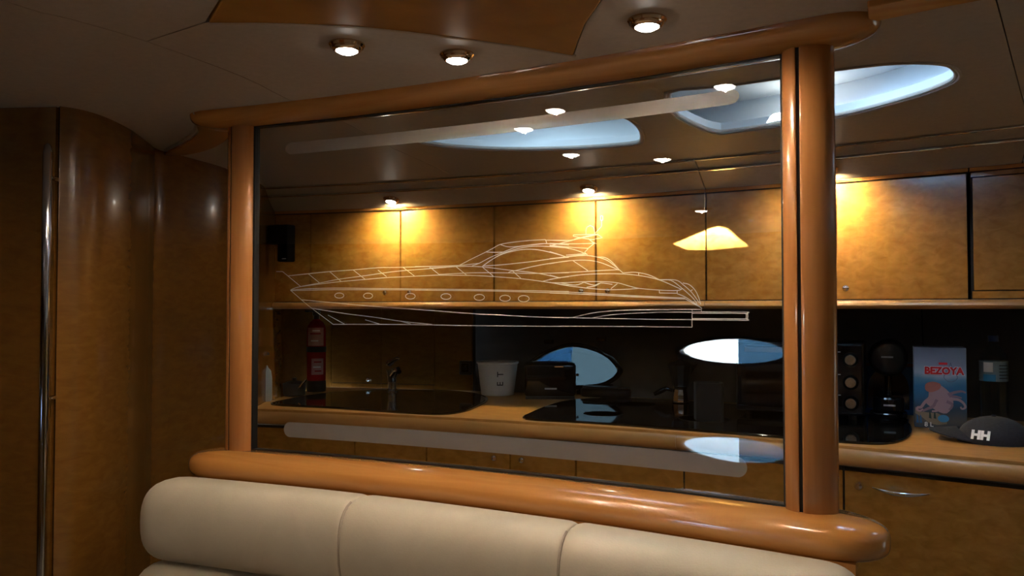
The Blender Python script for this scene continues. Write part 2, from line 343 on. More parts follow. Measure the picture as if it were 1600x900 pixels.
# outer shell
v, f = fill([[(-4.2,0),(2.6,0),(2.6,2.03),(-4.2,2.03)], cr([(-2.22,1.045),(-2.14,1.115),(-1.97,1.150),(-1.80,1.120),(-1.71,1.05),(-1.79,.985),(-1.96,.955),(-2.14,.98)], 4)], lambda x, y: (x, -2.2, y), (0,-.05,0))
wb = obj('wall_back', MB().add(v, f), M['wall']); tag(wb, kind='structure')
w4 = struct('window_4', (-1.97,-2.23,1.05)); lp4 = cr([(-2.22,1.045),(-2.14,1.115),(-1.97,1.150),(-1.80,1.120),(-1.71,1.05),(-1.79,.985),(-1.96,.955),(-2.14,.98)], 4)
obj('pane', MB().add([(x,-2.23,z) for x, z in lp4], [tuple(range(len(lp4)))]), M['portglass'], w4)
obj('frame', MB().tube([(x,-2.19,z) for x, z in lp4], .012, 8, True), M['blackgloss'], w4)
wr = obj('wall_right', MB().box(2.5,2.6,-2.2,4.5,-.06,2.03), M['wall']); tag(wr, kind='structure')
sh = obj('hull_side', MB().box(-4.3,-4.2,-2.3,4.5,-.1,2.05), M['wall']); tag(sh, kind='structure')
# galley hull side: flared charcoal wall with a portlight, veneered doors at its left end
PORT = cr([[-1.629,1.067],[-1.598,1.104],[-1.541,1.136],[-1.447,1.16],[-1.343,1.146],[-1.259,1.115],[-1.203,1.074],[-1.188,1.051],[-1.206,1.022],[-1.253,0.997],[-1.33,0.983],[-1.409,0.981],[-1.495,0.992],[-1.57,1.02]], 3); PDIV = [[-1.464,1.15],[-1.423,1.06],[-1.384,0.981]]
hy = lambda x, z: 3.60 + .8*max(z-ZT,0) - .075*(x+1)**2
outer = [(-2.12,ZT-.05)] + [(-1.9+i*.4,ZT-.05) for i in range(1,9)] + [(1.7,ZT-.05),(1.7,1.40)] + [(1.3-i*.4,1.40) for i in range(8)] + [(-2.12,1.40)]
wf = struct('wall_front', (-.3,3.6,ZT))
v, f = fill([outer, PORT], lambda x, z: (x, hy(x,z), z), (0,.03,.0)); obj('panel', MB().add(v, f), M['darkwall'], wf)
obj('joint', MB().add([(.12,hy(.12,z)-.002,z) for z in (.95,1.38)]+[(.124,hy(.12,z)-.002,z) for z in (.95,1.38)],[(0,1,3,2)]), M['black'], wf)
v, f = fill([[(-4.3,-.1),(2.7,-.1),(2.7,2.05),(-4.3,2.05)], [(-2.7,.87),(-.5,.87),(-.5,1.38),(-2.7,1.38)]], lambda x, z: (x, 4.45, z), (0,.05,0)); obj('hull_skin', MB().add(v, f), M['hull'], wf)
obj('hull_bottom', MB().box(-4.3,2.7,3.55,4.5,.80,.86), M['hull'], wf)
w3 = struct('window_3', (-1.4,3.7,1.07))
cpx, cpz = sum(p[0] for p in PORT)/len(PORT), sum(p[1] for p in PORT)/len(PORT)
sc = lambda s: [(cpx+(x-cpx)*s, cpz+(z-cpz)*(1+(s-1)*1.7)) for x, z in PORT]
obj('pane', MB().add([(x,hy(x,z)+.02,z) for x, z in PORT], [tuple(range(len(PORT)))]), M['tinted'], w3)
fr = MB(); a, b, c_ = sc(1.0), sc(1.06), sc(1.13)
fr.loft([[(x,hy(x,z)+.028,z) for x,z in sc(.995)],[(x,hy(x,z)-.012,z) for x,z in a],[(x,hy(x,z)-.020,z) for x,z in b],[(x,hy(x,z)+.002,z) for x,z in c_]], cap=False)
obj('frame', fr, M['blackgloss'], w3)
bl = [PDIV[0]] + [p for p in PORT if p[0] > PDIV[0][0] and p[1] > 1.05] 
rb = sorted([p for p in PORT if p[0] > PDIV[1][0]-.02], key=lambda p: math.atan2(p[1]-cpz, p[0]-PDIV[1][0]))
rb = rb + [tuple(p) for p in PDIV]
obj('blind', MB().add([(x,hy(x,z)+.012,z) for x, z in rb], [tuple(range(len(rb)))]), M['blind'], w3)
for px, pz in ((-1.57,1.185),(-1.30,1.20),(-1.33,.955),(-1.21,.985)):
    obj('latch', MB().box(px-.022,px+.022,hy(px,pz)-.045,hy(px,pz)-.012,pz-.010,pz+.010), M['blackgloss'], w3, bevel=.004)
# veneer end of the backsplash with two small doors, left
wv = struct('wall_galley', (-2.3,3.5,ZT))
def vy(x): return 3.50 + .0*x - .075*(x+1)**2 + .10
bpanel = lambda x0, x1, z0, z1, dy=0: MB().arc([(dy,z0),(dy,z1),(dy+.015,z1),(dy+.015,z0)], x0, x1, 3.60, .075, 4)
obj('panel', bpanel(-3.0,-2.668,ZT,1.40), M['wall'], wv)
for x0, x1 in ((-2.664,-2.394),(-2.390,-2.106)):
    obj('door', bpanel(x0,x1,.965,1.40), M['wall'], wv)
    obj('plinth', bpanel(x0,x1,ZT,.962), M['wall'], wv)
obj('panel', bpanel(-2.102,-1.905,ZT,1.40), M['wall'], wv)
obj('backing', bpanel(-3.0,-1.9,.9,1.42,.016), M['black'], wv)
obj('knob', MB().sphere((-2.455,3.425,.985),.011), M['chrome'], wv)
so = thing('wall_socket', (-1.93,3.53,1.03), 'small dark square wall socket on the backsplash left of the white bucket', 'socket')
obj('plate', MB().box(-1.965,-1.895,3.515,3.535,1.02,1.09), M['blackplastic'], so, bevel=.006)
obj('insert', MB().box(-1.95,-1.91,3.510,3.518,1.035,1.075), M['blackgloss'], so, bevel=.003)
obj('opening', MB().lathe([(.013,-.001),(.013,.001)], (-1.93,3.509,1.055), 16, 'y'), M['black'], so)
# exterior seen through the starboard window
qu = obj('ground', MB().box(-70,70,-90,-2.6,-.2,-.1), M['quay']); tag(qu, kind='structure')
yb = thing('moored_boat', (-9,13.5,-.3), 'blue hulled boat moored outside beyond the oval galley window', 'boat')
side = [(-4.55,1.9),(-4.60,.9),(-4.66,.35),(-4.80,-.3),(-16,-.3),(-16,1.5)]
obj('hull', MB().loft([[(x-(2.2 if k else 0)*(1 if x > -10 else 0),y,z) for x,z in side] for k, y in enumerate((12,15))]), mat('blue hull paint', (.006,.044,.13), .4), yb)
obj('cabin', MB().loft([[(x,y,z) for x,z in ((-7,1.6),(-8,2.9),(-13,2.9),(-14,1.5))] for y in (12.4,14.6)]), M['hull'], yb)
obj('windscreen', MB().box(-12.5,-8.6,12.36,12.41,2.1,2.6), M['blackgloss'], yb)
bh = thing('sunshield', (-1,-13,-.1), 'blue boathouse added outside, blocking the sun and darkening half the far window', 'blocker')  # added block that stops sun entering the far window and darkens its reflection
obj('wall', MB().box(-6.23,9,-15,-12,-.1,5.6), M['boatblue'], bh)
obj('roof', MB().add([(-6.26,-15.3,5.5),(9.4,-15.3,5.5),(9.4,-11.7,5.5),(-6.26,-11.7,5.5),(-6.26,-13.5,7.6),(9.4,-13.5,7.6)],[(0,1,2,3),(0,1,5,4),(2,3,4,5),(0,3,4),(1,2,5)]), M['roofing'], bh)
obj('door', MB().box(-2.4,.4,-12.05,-11.96,-.1,3.2), M['roofing'], bh)

# ================================================================= GLASS PARTITION
gp = thing('glass_partition', (-.88,1.66,0), 'varnished wood framed glass screen with an etched yacht behind the cream sofa', 'partition')
def sup(n, a, b, e): return [(a*math.copysign(abs(math.cos(2*PI*i/n))**(2/e), math.cos(2*PI*i/n)), b*math.copysign(abs(math.sin(2*PI*i/n))**(2/e), math.sin(2*PI*i/n))) for i in range(n)]
def rail(x0, x1, zc, hz, hw, e, endr, shift=0):
    N = 90; rings = []; sec = sup(36, hw, hz, e)
    for i in range(N+1):
        t = .5-.5*math.cos(PI*i/N); x = x0+(x1-x0)*t
        d = min(x-x0, x1-x); s = 1 if d >= endr else max(math.sqrt(max(1-((endr-d)/endr)**2,0)), .03)
        rings.append([(x, gy(x)+shift+y*s, zc+z*(s**.55)) for y, z in sec])
    return MB().loft(rings)
obj('bottom_rail', rail(-1.752,-.003,.928,.040,.094,2.6,.115), M['cherry'], gp, ang=80)
obj('top_rail', rail(-1.762,-.008,1.888,.038,.080,2.4,.10,-.004), M['cherry'], gp, ang=80)
def post(cx, gx, hw, hd):
    y = gy(cx)
    out = [(cx+px, y+py) for px, py in sup(48, hw, hd, 2.1)]
    l = [p for p in out if p[0] < gx-.0015]; r = [p for p in out if p[0] > gx+.0015]
    cen = lambda P: (sum(p[0] for p in P)/len(P), sum(p[1] for p in P)/len(P))
    for P in (l, r):
        c = cen(P); P.sort(key=lambda p: math.atan2(p[1]-c[1], p[0]-c[0]))
        obj('post', MB().slab(P, .962, 1.858), M['cherry_v'], gp, bevel=.0025, ang=50)
    obj('groove', MB().slab([(gx-.004,y-hd*.8),(gx+.004,y-hd*.8),(gx+.004,y+hd*.8),(gx-.004,y+hd*.8)], .962, 1.856), M['black'], gp)
post(-1.612,-1.626,.045,.030); post(-.139,-.155,.0485,.033)
gs = [(-.003,0),(-.003,1),(.003,1),(.003,0)]
z0, z1 = .962, 1.858
gl = obj('glass_panel', MB().arc([(-.003,z0),(-.003,z1),(.003,z1),(.003,z0)], -1.575,-.180, GY, GK, 40), M['glass'], gp, ang=20)
for a, b in ((.960,.972),(1.848,1.862)):
    obj('gasket', MB().arc([(-.009,a),(-.009,b),(.009,b),(.009,a)], -1.572,-.184, GY, GK, 30), M['gasket'], gp)
for xa, xb in ((-1.575,-1.562),(-.190,-.180)):
    obj('gasket', MB().arc([(-.009,.96),(-.009,1.86),(.009,1.86),(.009,.96)], xa, xb, GY, GK, 2), M['gasket'], gp)
def band(x0, x1, za0, zb0, za1, zb1, n=40):       # rounded strip lying on the glass
    r = .02; rows = []
    for i in range(n+1):
        e = .02; q = i/n
        if q < .3: x = x0+e*(1-math.cos(q/.3*PI/2))
        elif q > .7: x = x1-e*(1-math.cos((1-q)/.3*PI/2))
        else: x = x0+e+(x1-x0-2*e)*(q-.3)/.4
        t = (x-x0)/(x1-x0); d = min(x-x0, x1-x)
        lo = za0+(za1-za0)*t; hi = zb0+(zb1-zb0)*t; m = (lo+hi)/2; h = (hi-lo)/2
        s = 1 if d >= r else max(math.sqrt(max(1-((r-d)/r)**2, 0)), .02)
        rows.append([(x, gy(x)+.0042, m-h*s), (x, gy(x)+.0042, m+h*s)])
    return MB().loft(rows, closed=False)
xs_fix = None
fb = obj('frosted_band', band(-1.474,-.272,1.768,1.800,1.768,1.799,60), M['frost'], gl); fb['label'] = 'upper frosted band'
fb = obj('frosted_band', band(-1.473,-.262,1.008,1.048,1.012,1.053,60), M['frost'], gl); fb['label'] = 'lower frosted band'
ETCH = [[[-1.4944,1.4512],[-1.4737,1.4509],[-1.4553,1.438],[-1.4155,1.4101]],[[-1.4553,1.4391],[-1.3919,1.4438],[-1.3248,1.4483],[-1.2523,1.4514],[-1.1767,1.4554],[-1.1132,1.4551],[-1.0304,1.4551],[-0.9418,1.4558]],[[-1.4482,1.4009],[-1.4368,1.4053],[-1.4155,1.4101],[-1.3558,1.4188],[-1.2937,1.4281],[-1.2196,1.4354],[-1.1554,1.4423],[-1.1132,1.4458],[-1.0304,1.4498],[-0.9458,1.4535]],[[-1.4155,1.4101],[-1.3558,1.4162],[-1.2893,1.4217],[-1.2152,1.4262],[-1.1511,1.4299],[-1.1131,1.4307],[-1.0303,1.4329],[-0.9978,1.4333],[-0.9102,1.431]],[[-1.3919,1.4438],[-1.3558,1.4188]],[[-1.3248,1.4483],[-1.2893,1.4224]],[[-1.2523,1.4514],[-1.2152,1.4262]],[[-1.1767,1.4492],[-1.1511,1.4324]],[[-1.1028,1.4549],[-1.0694,1.4328]],[[-1.4482,1.4009],[-1.3871,1.4041],[-1.3068,1.4048],[-1.2108,1.4031],[-1.113,1.4014],[-1.0302,1.3994]],[[-1.4481,1.3993],[-1.387,1.4003],[-1.3068,1.4007],[-1.113,1.3985],[-1.0302,1.397]],[[-1.4482,1.4009],[-1.4116,1.374],[-1.3799,1.3521],[-1.3128,1.3105],[-1.1888,1.3114],[-1.0299,1.3116]],[[-1.4116,1.3748],[-1.3065,1.3662],[-1.2105,1.3586],[-1.1128,1.3523],[-1.0301,1.347]],[[-1.3799,1.3521],[-1.2756,1.3384],[-1.1889,1.3295],[-1.1043,1.3192],[-1.0299,1.3133],[-1.0177,1.312]],[[-1.3293,1.3345],[-1.2776,1.3114]],[[-1.2146,1.3228],[-1.1717,1.3122]],[[-1.1085,1.3198],[-1.0793,1.3129]],[[-1.0674,1.4559],[-0.9938,1.4553],[-0.9418,1.4558],[-0.8869,1.4596]],[[-1.0263,1.4514],[-0.9458,1.4535],[-0.8791,1.4509],[-0.8065,1.4414],[-0.736,1.4332],[-0.6783,1.4213],[-0.7034,1.4169],[-0.7215,1.4133]],[[-0.9978,1.4333],[-0.9102,1.431],[-0.8483,1.4271],[-0.7766,1.4208],[-0.7179,1.4132],[-0.6536,1.4032]],[[-0.9978,1.4351],[-0.9063,1.4371],[-0.8103,1.4351],[-0.747,1.4325],[-0.6535,1.4321]],[[-1.0243,1.4532],[-0.9958,1.4333]],[[-0.9498,1.4525],[-0.9212,1.4319]],[[-0.8772,1.4498],[-0.8483,1.4282]],[[-0.799,1.4406],[-0.7747,1.4208]],[[-0.9418,1.4558],[-0.9064,1.471],[-0.8687,1.486],[-0.8483,1.4948],[-0.83,1.5026],[-0.799,1.5064],[-0.7543,1.509],[-0.7123,1.5093],[-0.7087,1.5013]],[[-0.8687,1.486],[-0.8445,1.4845],[-0.8197,1.4844]],[[-0.83,1.5026],[-0.8046,1.4959],[-0.7543,1.4981],[-0.7087,1.5006]],[[-0.9064,1.4539],[-0.8869,1.4596],[-0.856,1.473],[-0.8216,1.4844],[-0.7915,1.4938],[-0.7617,1.4977],[-0.736,1.4997],[-0.7087,1.5],[-0.6534,1.4949]],[[-0.8791,1.4509],[-0.8598,1.4629],[-0.8292,1.479],[-0.7915,1.4895],[-0.7543,1.4948],[-0.7178,1.4944],[-0.6534,1.4878]],[[-0.8772,1.4532],[-0.8521,1.4678],[-0.8216,1.4804],[-0.784,1.4875],[-0.7543,1.4888],[-0.725,1.4855],[-0.6961,1.4786],[-0.664,1.4695]],[[-0.8772,1.4532],[-0.8292,1.4544],[-0.7544,1.4594],[-0.6961,1.4649],[-0.6534,1.4669]],[[-0.8084,1.4358],[-0.799,1.4392],[-0.7878,1.4403],[-0.7544,1.4468],[-0.7178,1.4525],[-0.6818,1.4564],[-0.6535,1.4588]],[[-0.6783,1.4213],[-0.6535,1.4234]],[[-1.0672,1.4002],[-0.9457,1.3978],[-0.8292,1.3948],[-0.6536,1.3897]],[[-1.0672,1.3973],[-0.9457,1.3951],[-0.8292,1.3922],[-0.6536,1.3858]],[[-1.067,1.3491],[-1.0097,1.346],[-0.9062,1.3393],[-0.8292,1.3361],[-0.7361,1.3321],[-0.6537,1.3303]],[[-1.0669,1.3113],[-0.8674,1.3106],[-0.6538,1.311]],[[-0.7123,1.508],[-0.6534,1.5052]],[[-0.7015,1.5075],[-0.6657,1.5051],[-0.6446,1.5058],[-0.6306,1.5094],[-0.5857,1.516]],[[-0.7015,1.5003],[-0.6446,1.4971],[-0.5892,1.4959]],[[-0.6428,1.5163],[-0.6428,1.5141],[-0.5994,1.5048],[-0.5875,1.5059],[-0.5721,1.5078],[-0.584,1.5159],[-0.6428,1.517]],[[-0.6115,1.5156],[-0.6114,1.5261],[-0.609,1.533],[-0.6011,1.5364],[-0.5932,1.5322],[-0.5908,1.5219],[-0.5908,1.5172]],[[-0.5908,1.5172],[-0.5738,1.5331],[-0.5737,1.5457]],[[-0.5764,1.556],[-0.571,1.5557],[-0.571,1.5462],[-0.5764,1.5465],[-0.5764,1.556]],[[-0.7015,1.4945],[-0.68,1.4985],[-0.6551,1.503],[-0.6306,1.5078],[-0.5823,1.5152]],[[-0.7015,1.4961],[-0.6658,1.4915],[-0.6376,1.4882],[-0.6064,1.4854],[-0.5926,1.495]],[[-0.7015,1.4945],[-0.6587,1.488],[-0.6306,1.4806],[-0.6081,1.4712],[-0.615,1.4768],[-0.6064,1.4845]],[[-0.6063,1.5074],[-0.596,1.4993],[-0.5858,1.4948]],[[-0.7015,1.4814],[-0.68,1.4748],[-0.6605,1.4681]],[[-0.7015,1.4651],[-0.6587,1.4686],[-0.6133,1.472]],[[-0.6605,1.4719],[-0.6168,1.4737]],[[-0.6658,1.4673],[-0.6342,1.4695],[-0.6064,1.4692],[-0.5825,1.4646],[-0.5622,1.4577],[-0.5454,1.4462],[-0.5239,1.4286]],[[-0.5859,1.4654],[-0.5655,1.4634],[-0.5488,1.4526],[-0.5322,1.435]],[[-0.7016,1.4537],[-0.6658,1.4582],[-0.6307,1.4597],[-0.603,1.4583],[-0.5791,1.4535],[-0.5521,1.4433],[-0.5338,1.435]],[[-0.6429,1.4585],[-0.6255,1.4475],[-0.6072,1.4358]],[[-0.7016,1.4319],[-0.6308,1.4335],[-0.5792,1.4352],[-0.5355,1.436]],[[-0.7016,1.4276],[-0.6748,1.4206]],[[-0.7016,1.4178],[-0.6588,1.4235],[-0.6134,1.4274],[-0.5623,1.4279],[-0.5239,1.4264],[-0.4896,1.4226],[-0.4575,1.4164],[-0.4322,1.4083],[-0.4074,1.3974],[-0.3935,1.3913]],[[-0.5239,1.4286],[-0.4961,1.4295],[-0.467,1.4236],[-0.4417,1.4125]],[[-0.488,1.4278],[-0.488,1.4231]],[[-0.4417,1.4125],[-0.4057,1.4109],[-0.3889,1.4001],[-0.3707,1.3836],[-0.3558,1.3628]],[[-0.4385,1.4115],[-0.4166,1.4105],[-0.395,1.3958],[-0.3708,1.3747],[-0.3603,1.3614]],[[-0.3904,1.4046],[-0.3767,1.4008],[-0.3646,1.3894],[-0.3572,1.3746],[-0.3528,1.3599]],[[-0.3737,1.388],[-0.3698,1.3904]],[[-0.7016,1.4104],[-0.6659,1.4098],[-0.6308,1.4108],[-0.5963,1.4112],[-0.5623,1.41],[-0.5356,1.4071],[-0.5092,1.3998],[-0.4865,1.3946],[-0.4418,1.3904],[-0.4028,1.389],[-0.392,1.3927]],[[-0.7016,1.4113],[-0.6659,1.4043],[-0.6274,1.399],[-0.5963,1.3954],[-0.5624,1.3928],[-0.5224,1.3929],[-0.4865,1.3946]],[[-0.673,1.4093],[-0.6378,1.4039],[-0.6169,1.41],[-0.5929,1.4032],[-0.5759,1.4077],[-0.5489,1.4041]],[[-0.6101,1.3987],[-0.5895,1.4016],[-0.5759,1.4083]],[[-0.5523,1.3948],[-0.5373,1.4055]],[[-0.4028,1.389],[-0.4028,1.3833],[-0.4418,1.3843],[-0.4418,1.3904]],[[-0.4028,1.3824],[-0.386,1.3754],[-0.3708,1.3658],[-0.3513,1.3525]],[[-0.7016,1.3908],[-0.5964,1.3853],[-0.4963,1.3787],[-0.386,1.3733]],[[-0.7016,1.3869],[-0.5964,1.3821],[-0.4963,1.3763],[-0.386,1.3712]],[[-0.386,1.3718],[-0.3678,1.3614],[-0.3513,1.3525],[-0.3514,1.3452]],[[-0.645,1.331],[-0.5965,1.3416],[-0.5458,1.3464],[-0.4802,1.3486],[-0.3505,1.3496]],[[-0.5999,1.3299],[-0.5559,1.3371],[-0.4964,1.3413],[-0.4326,1.3435],[-0.371,1.3437]],[[-0.7017,1.3317],[-0.5965,1.33],[-0.4965,1.3287],[-0.3711,1.328]],[[-0.7018,1.3112],[-0.5293,1.3124],[-0.3711,1.3127],[-0.3709,1.3487]],[[-0.3701,1.3442],[-0.2626,1.3444],[-0.2586,1.3425],[-0.2572,1.3379],[-0.2572,1.3342],[-0.2594,1.329],[-0.2628,1.3277],[-0.3702,1.3278]],[[-0.3701,1.3413],[-0.2645,1.3416],[-0.2608,1.3397],[-0.2598,1.336],[-0.2609,1.332],[-0.2646,1.3305],[-0.3702,1.3303]]]
PORTS = [[[-1.2803,1.3853],[-1.2809,1.3833],[-1.2829,1.3814],[-1.286,1.38],[-1.2899,1.379],[-1.2943,1.3787],[-1.2986,1.3791],[-1.3026,1.3801],[-1.3057,1.3816],[-1.3077,1.3834],[-1.3084,1.3855],[-1.3078,1.3876],[-1.3058,1.3894],[-1.3027,1.3909],[-1.2987,1.3918],[-1.2944,1.3921],[-1.29,1.3917],[-1.2861,1.3907],[-1.283,1.3892],[-1.281,1.3874],[-1.2803,1.3853]],[[-1.1926,1.384],[-1.1933,1.3819],[-1.1952,1.38],[-1.1983,1.3784],[-1.2021,1.3775],[-1.2063,1.3772],[-1.2106,1.3775],[-1.2145,1.3785],[-1.2175,1.3801],[-1.2195,1.382],[-1.2202,1.3842],[-1.2195,1.3863],[-1.2176,1.3882],[-1.2145,1.3898],[-1.2107,1.3907],[-1.2064,1.391],[-1.2022,1.3906],[-1.1983,1.3896],[-1.1953,1.3881],[-1.1933,1.3861],[-1.1926,1.384]],[[-1.0667,1.3821],[-1.0674,1.3799],[-1.0694,1.3779],[-1.0725,1.3764],[-1.0764,1.3754],[-1.0808,1.3751],[-1.0851,1.3754],[-1.0891,1.3765],[-1.0922,1.3781],[-1.0942,1.3801],[-1.0949,1.3823],[-1.0943,1.3845],[-1.0923,1.3864],[-1.0891,1.388],[-1.0852,1.389],[-1.0808,1.3893],[-1.0765,1.3889],[-1.0725,1.3879],[-1.0694,1.3863],[-1.0674,1.3843],[-1.0667,1.3821]],[[-0.9647,1.3807],[-0.9654,1.3785],[-0.9674,1.3766],[-0.9705,1.3751],[-0.9744,1.3741],[-0.9787,1.3738],[-0.9831,1.3742],[-0.987,1.3752],[-0.9901,1.3768],[-0.9921,1.3787],[-0.9928,1.3809],[-0.9921,1.383],[-0.9901,1.385],[-0.987,1.3865],[-0.9831,1.3874],[-0.9788,1.3877],[-0.9744,1.3874],[-0.9705,1.3863],[-0.9674,1.3848],[-0.9654,1.3828],[-0.9647,1.3807]],[[-0.8724,1.378],[-0.8731,1.3758],[-0.8751,1.3738],[-0.8782,1.3723],[-0.8821,1.3713],[-0.8864,1.3709],[-0.8907,1.3713],[-0.8946,1.3724],[-0.8977,1.374],[-0.8997,1.376],[-0.9004,1.3782],[-0.8997,1.3804],[-0.8977,1.3824],[-0.8946,1.3839],[-0.8907,1.3849],[-0.8864,1.3852],[-0.8821,1.3849],[-0.8782,1.3838],[-0.8751,1.3822],[-0.8731,1.3802],[-0.8724,1.378]],[[-0.8031,1.3755],[-0.8038,1.3734],[-0.8058,1.3714],[-0.8089,1.3699],[-0.8127,1.3689],[-0.8171,1.3686],[-0.8214,1.369],[-0.8253,1.37],[-0.8284,1.3715],[-0.8304,1.3735],[-0.8311,1.3757],[-0.8304,1.3779],[-0.8284,1.3798],[-0.8253,1.3814],[-0.8214,1.3823],[-0.8171,1.3827],[-0.8127,1.3823],[-0.8089,1.3812],[-0.8058,1.3797],[-0.8038,1.3777],[-0.8031,1.3755]],[[-0.754,1.3742],[-0.7547,1.372],[-0.7567,1.37],[-0.7598,1.3684],[-0.7637,1.3674],[-0.7681,1.367],[-0.7724,1.3674],[-0.7764,1.3685],[-0.7795,1.3701],[-0.7815,1.3721],[-0.7822,1.3744],[-0.7815,1.3767],[-0.7795,1.3787],[-0.7764,1.3803],[-0.7724,1.3813],[-0.7681,1.3816],[-0.7637,1.3812],[-0.7598,1.3801],[-0.7567,1.3785],[-0.7547,1.3765],[-0.754,1.3742]]]
def ribbons(lines, w):
    b = MB()
    for ln in lines:
        n = len(ln); L, Rr = [], []
        for i, p in enumerate(ln):
            p = Vector(p); a = Vector(ln[max(i-1,0)]); c = Vector(ln[min(i+1,n-1)]); d = (c-a)
            d = d.normalized() if d.length > 1e-7 else Vector((1,0)); nn = Vector((-d.y, d.x))*w/2
            L.append(p+nn); Rr.append(p-nn)
        vs = [(q.x, gy(q.x)-.0045, q.y) for q in L] + [(q.x, gy(q.x)-.0045, q.y) for q in Rr]
        b.add(vs, [(i, i+1, n+i+1, n+i) for i in range(n-1)])
    return b
def dens(ln):
    out = []
    for a, c in zip(ln, ln[1:]):
        m = max(1, int(math.hypot(a[0]-c[0], a[1]-c[1])/.04))
        out += [(a[0]+(c[0]-a[0])*k/m, a[1]+(c[1]-a[1])*k/m) for k in range(m)]
    return out+[tuple(ln[-1])]
def soften(ln):
    out, run = [], [ln[0]]
    for i in range(1, len(ln)):
        run.append(ln[i])
        if i < len(ln)-1:
            a = Vector(ln[i])-Vector(ln[i-1]); b = Vector(ln[i+1])-Vector(ln[i])
            if a.length > 1e-6 and b.length > 1e-6 and a.angle(b) > R(32): out.append(run); run = [ln[i]]
    out.append(run)
    return [dens(cr(r, 4, False)) if len(r) > 2 else dens(r) for r in out]
ey = obj('etched_yacht', ribbons([q for l in ETCH for q in soften(l)], .0017), M['etch'], gl, recalc=False); ey['label'] = 'white etched line drawing of a motor yacht'
for p_ in PORTS: obj('etched_porthole', ribbons([p_], .0018), M['etch'], gl, recalc=False)

# ================================================================= SOFA
sf = thing('sofa', (-.88,1.35,0), 'cream leather sofa with padded bolsters in front of the glass partition', 'sofa')
def cushion(x0, x1, dy, zc, hy_, hz, endl, endr, e=2.7):
    N = 40; rings = []; sec = sup(30, hy_, hz, e)
    for i in range(N+1):
        t = .5-.5*math.cos(PI*i/N); x = x0+(x1-x0)*t; s = 1
        for d, en in ((x-x0, endl), (x1-x, endr)):
            if d < en:
                c = max(1-((en-d)/en)**3, 0)**(1/3) if en > .05 else .93+.07*math.sqrt(max(1-((en-d)/en)**2, 0))
                s = min(s, max(c, .05))
        rings.append([(x, gy(x)+dy+y*s, zc+z*s) for y, z in sec])
    return MB().loft(rings)
cu = ((-1.725,-1.1145,.09,.02),(-1.1125,-.583,.02,.02),(-.581,-.035,.02,.09))
for x0, x1, a, b in cu:
    obj('bolster', cushion(x0,x1,-.165,.815,.082,.103,a,b), M['leather'], sf, ang=80)
    obj('back_cushion', cushion(x0-.02*(a>.05),x1+.02*(b>.05),-.180,.54,.085,.172,a,b), M['leather'], sf, ang=80)
    obj('seat_cushion', MB().arc([(-.70,.29),(-.70,.42),(-.67,.44),(-.25,.42),(-.22,.29)], x0, x1, GY, GK, 6), M['leather'], sf, bevel=.02)
for xs in (-1.1135,-.582):
    obj('piping', MB().tube([(xs+.0, gy(xs)-.165+y*.985, .815+z*.985) for y, z in sup(30,.080,.101,2.7)[9:24]], .0028, 6), M['piping'], sf)
obj('base', MB().arc([(-.66,0),(-.66,.30),(-.09,.30),(-.09,0)], -1.72,-.04, GY, GK, 6), M['cherry'], sf)
obj('back_board', MB().arc([(-.080,.0),(-.080,.90),(.03,.90),(.03,.0)], -1.70,-.06, GY, GK, 10), M['cherry'], sf)
# dinette table in the middle of the saloon
dt = thing('dinette_table', (-1.0,-.1,0), 'glossy oval wooden dinette table standing beside the sofa, in the middle of the cabin', 'table')
obj('tabletop', MB().slab([(-1.02+x, -.12+y) for x, y in sup(40,.52,.62,3)], .675,.705), mat('mirror varnished table wood', (.2,.08,.02), .03, coat=1, coat_rough=.0), dt, bevel=.006)
obj('pedestal', MB().lathe([(.06,.03),(.05,.1),(.045,.65),(.09,.675)], (-1.02,-.12,0)), M['chrome'], dt); obj('foot', MB().lathe([(.2,0),(.2,.015),(.06,.03)], (-1.02,-.12,0)), M['chrome'], dt)

# ================================================================= LAMPS
def downlight(loc, label, group, watts, col, spot=86, blend=1.0, tilt=0, size=1.0, aim=0):
    t = thing('downlight', loc, label, 'lamp', group)
    s = size
    obj('rim', MB().lathe([(.036*s,.001),(.0365*s,-.003),(.033*s,-.0075),(.0315*s,-.0075),(.0305*s,-.010),(.027*s,-.013),(.0225*s,-.0145),(.0215*s,-.012)], n=28), M['lamp_rim'], t, world=False)
    obj('lens', MB().lathe([(.0215*s,-.012),(.0205*s,-.0155),(.015*s,-.0185),(.0005,-.020)], n=28), M['lens'], t, world=False)
    ld = bpy.data.lights.new('bulb', 'SPOT'); ld.energy = watts; ld.color = col; ld.spot_size = R(spot); ld.spot_blend = blend; ld.shadow_soft_size = .002
    lo = bpy.data.objects.new('bulb', ld); COL.objects.link(lo); lo.parent = t; lo.location = (0,0,-.0225); lo.rotation_euler = (aim, 0, 0)
    t.rotation_euler = (tilt, 0, 0)
    return t
WARM = (1,.80,.58)
GC, GS = 'round downlights in the headlining', 'soffit downlights over the wall cabinets'
for (x, y), lab in (((-.985,1.297),'leftmost lit downlight in the headlining beside the wood inlay'),((-.815,1.447),'second lit downlight from the left, just above the top rail'),((-.40,1.424),'lit downlight to the right of the wood inlay tip'),
                    ((-1.065,.897),'lit downlight over the camera side of the cabin, seen mirrored by the skylight edge'),((-.907,.679),'lit downlight nearest the table, seen mirrored below the right skylight'),
                    ((-1.45,-.75),'added downlight over the left of the table, out of frame, lighting the partition front'),((-.35,-.95),'added downlight behind the camera, out of frame, lighting the partition front')):  # this pair is unseen, added to light the partition and sofa fronts
    downlight((x,y,ZC), lab, GC, CEIL_W*(1 if y > 0 else .95), WARM, 176, .55)
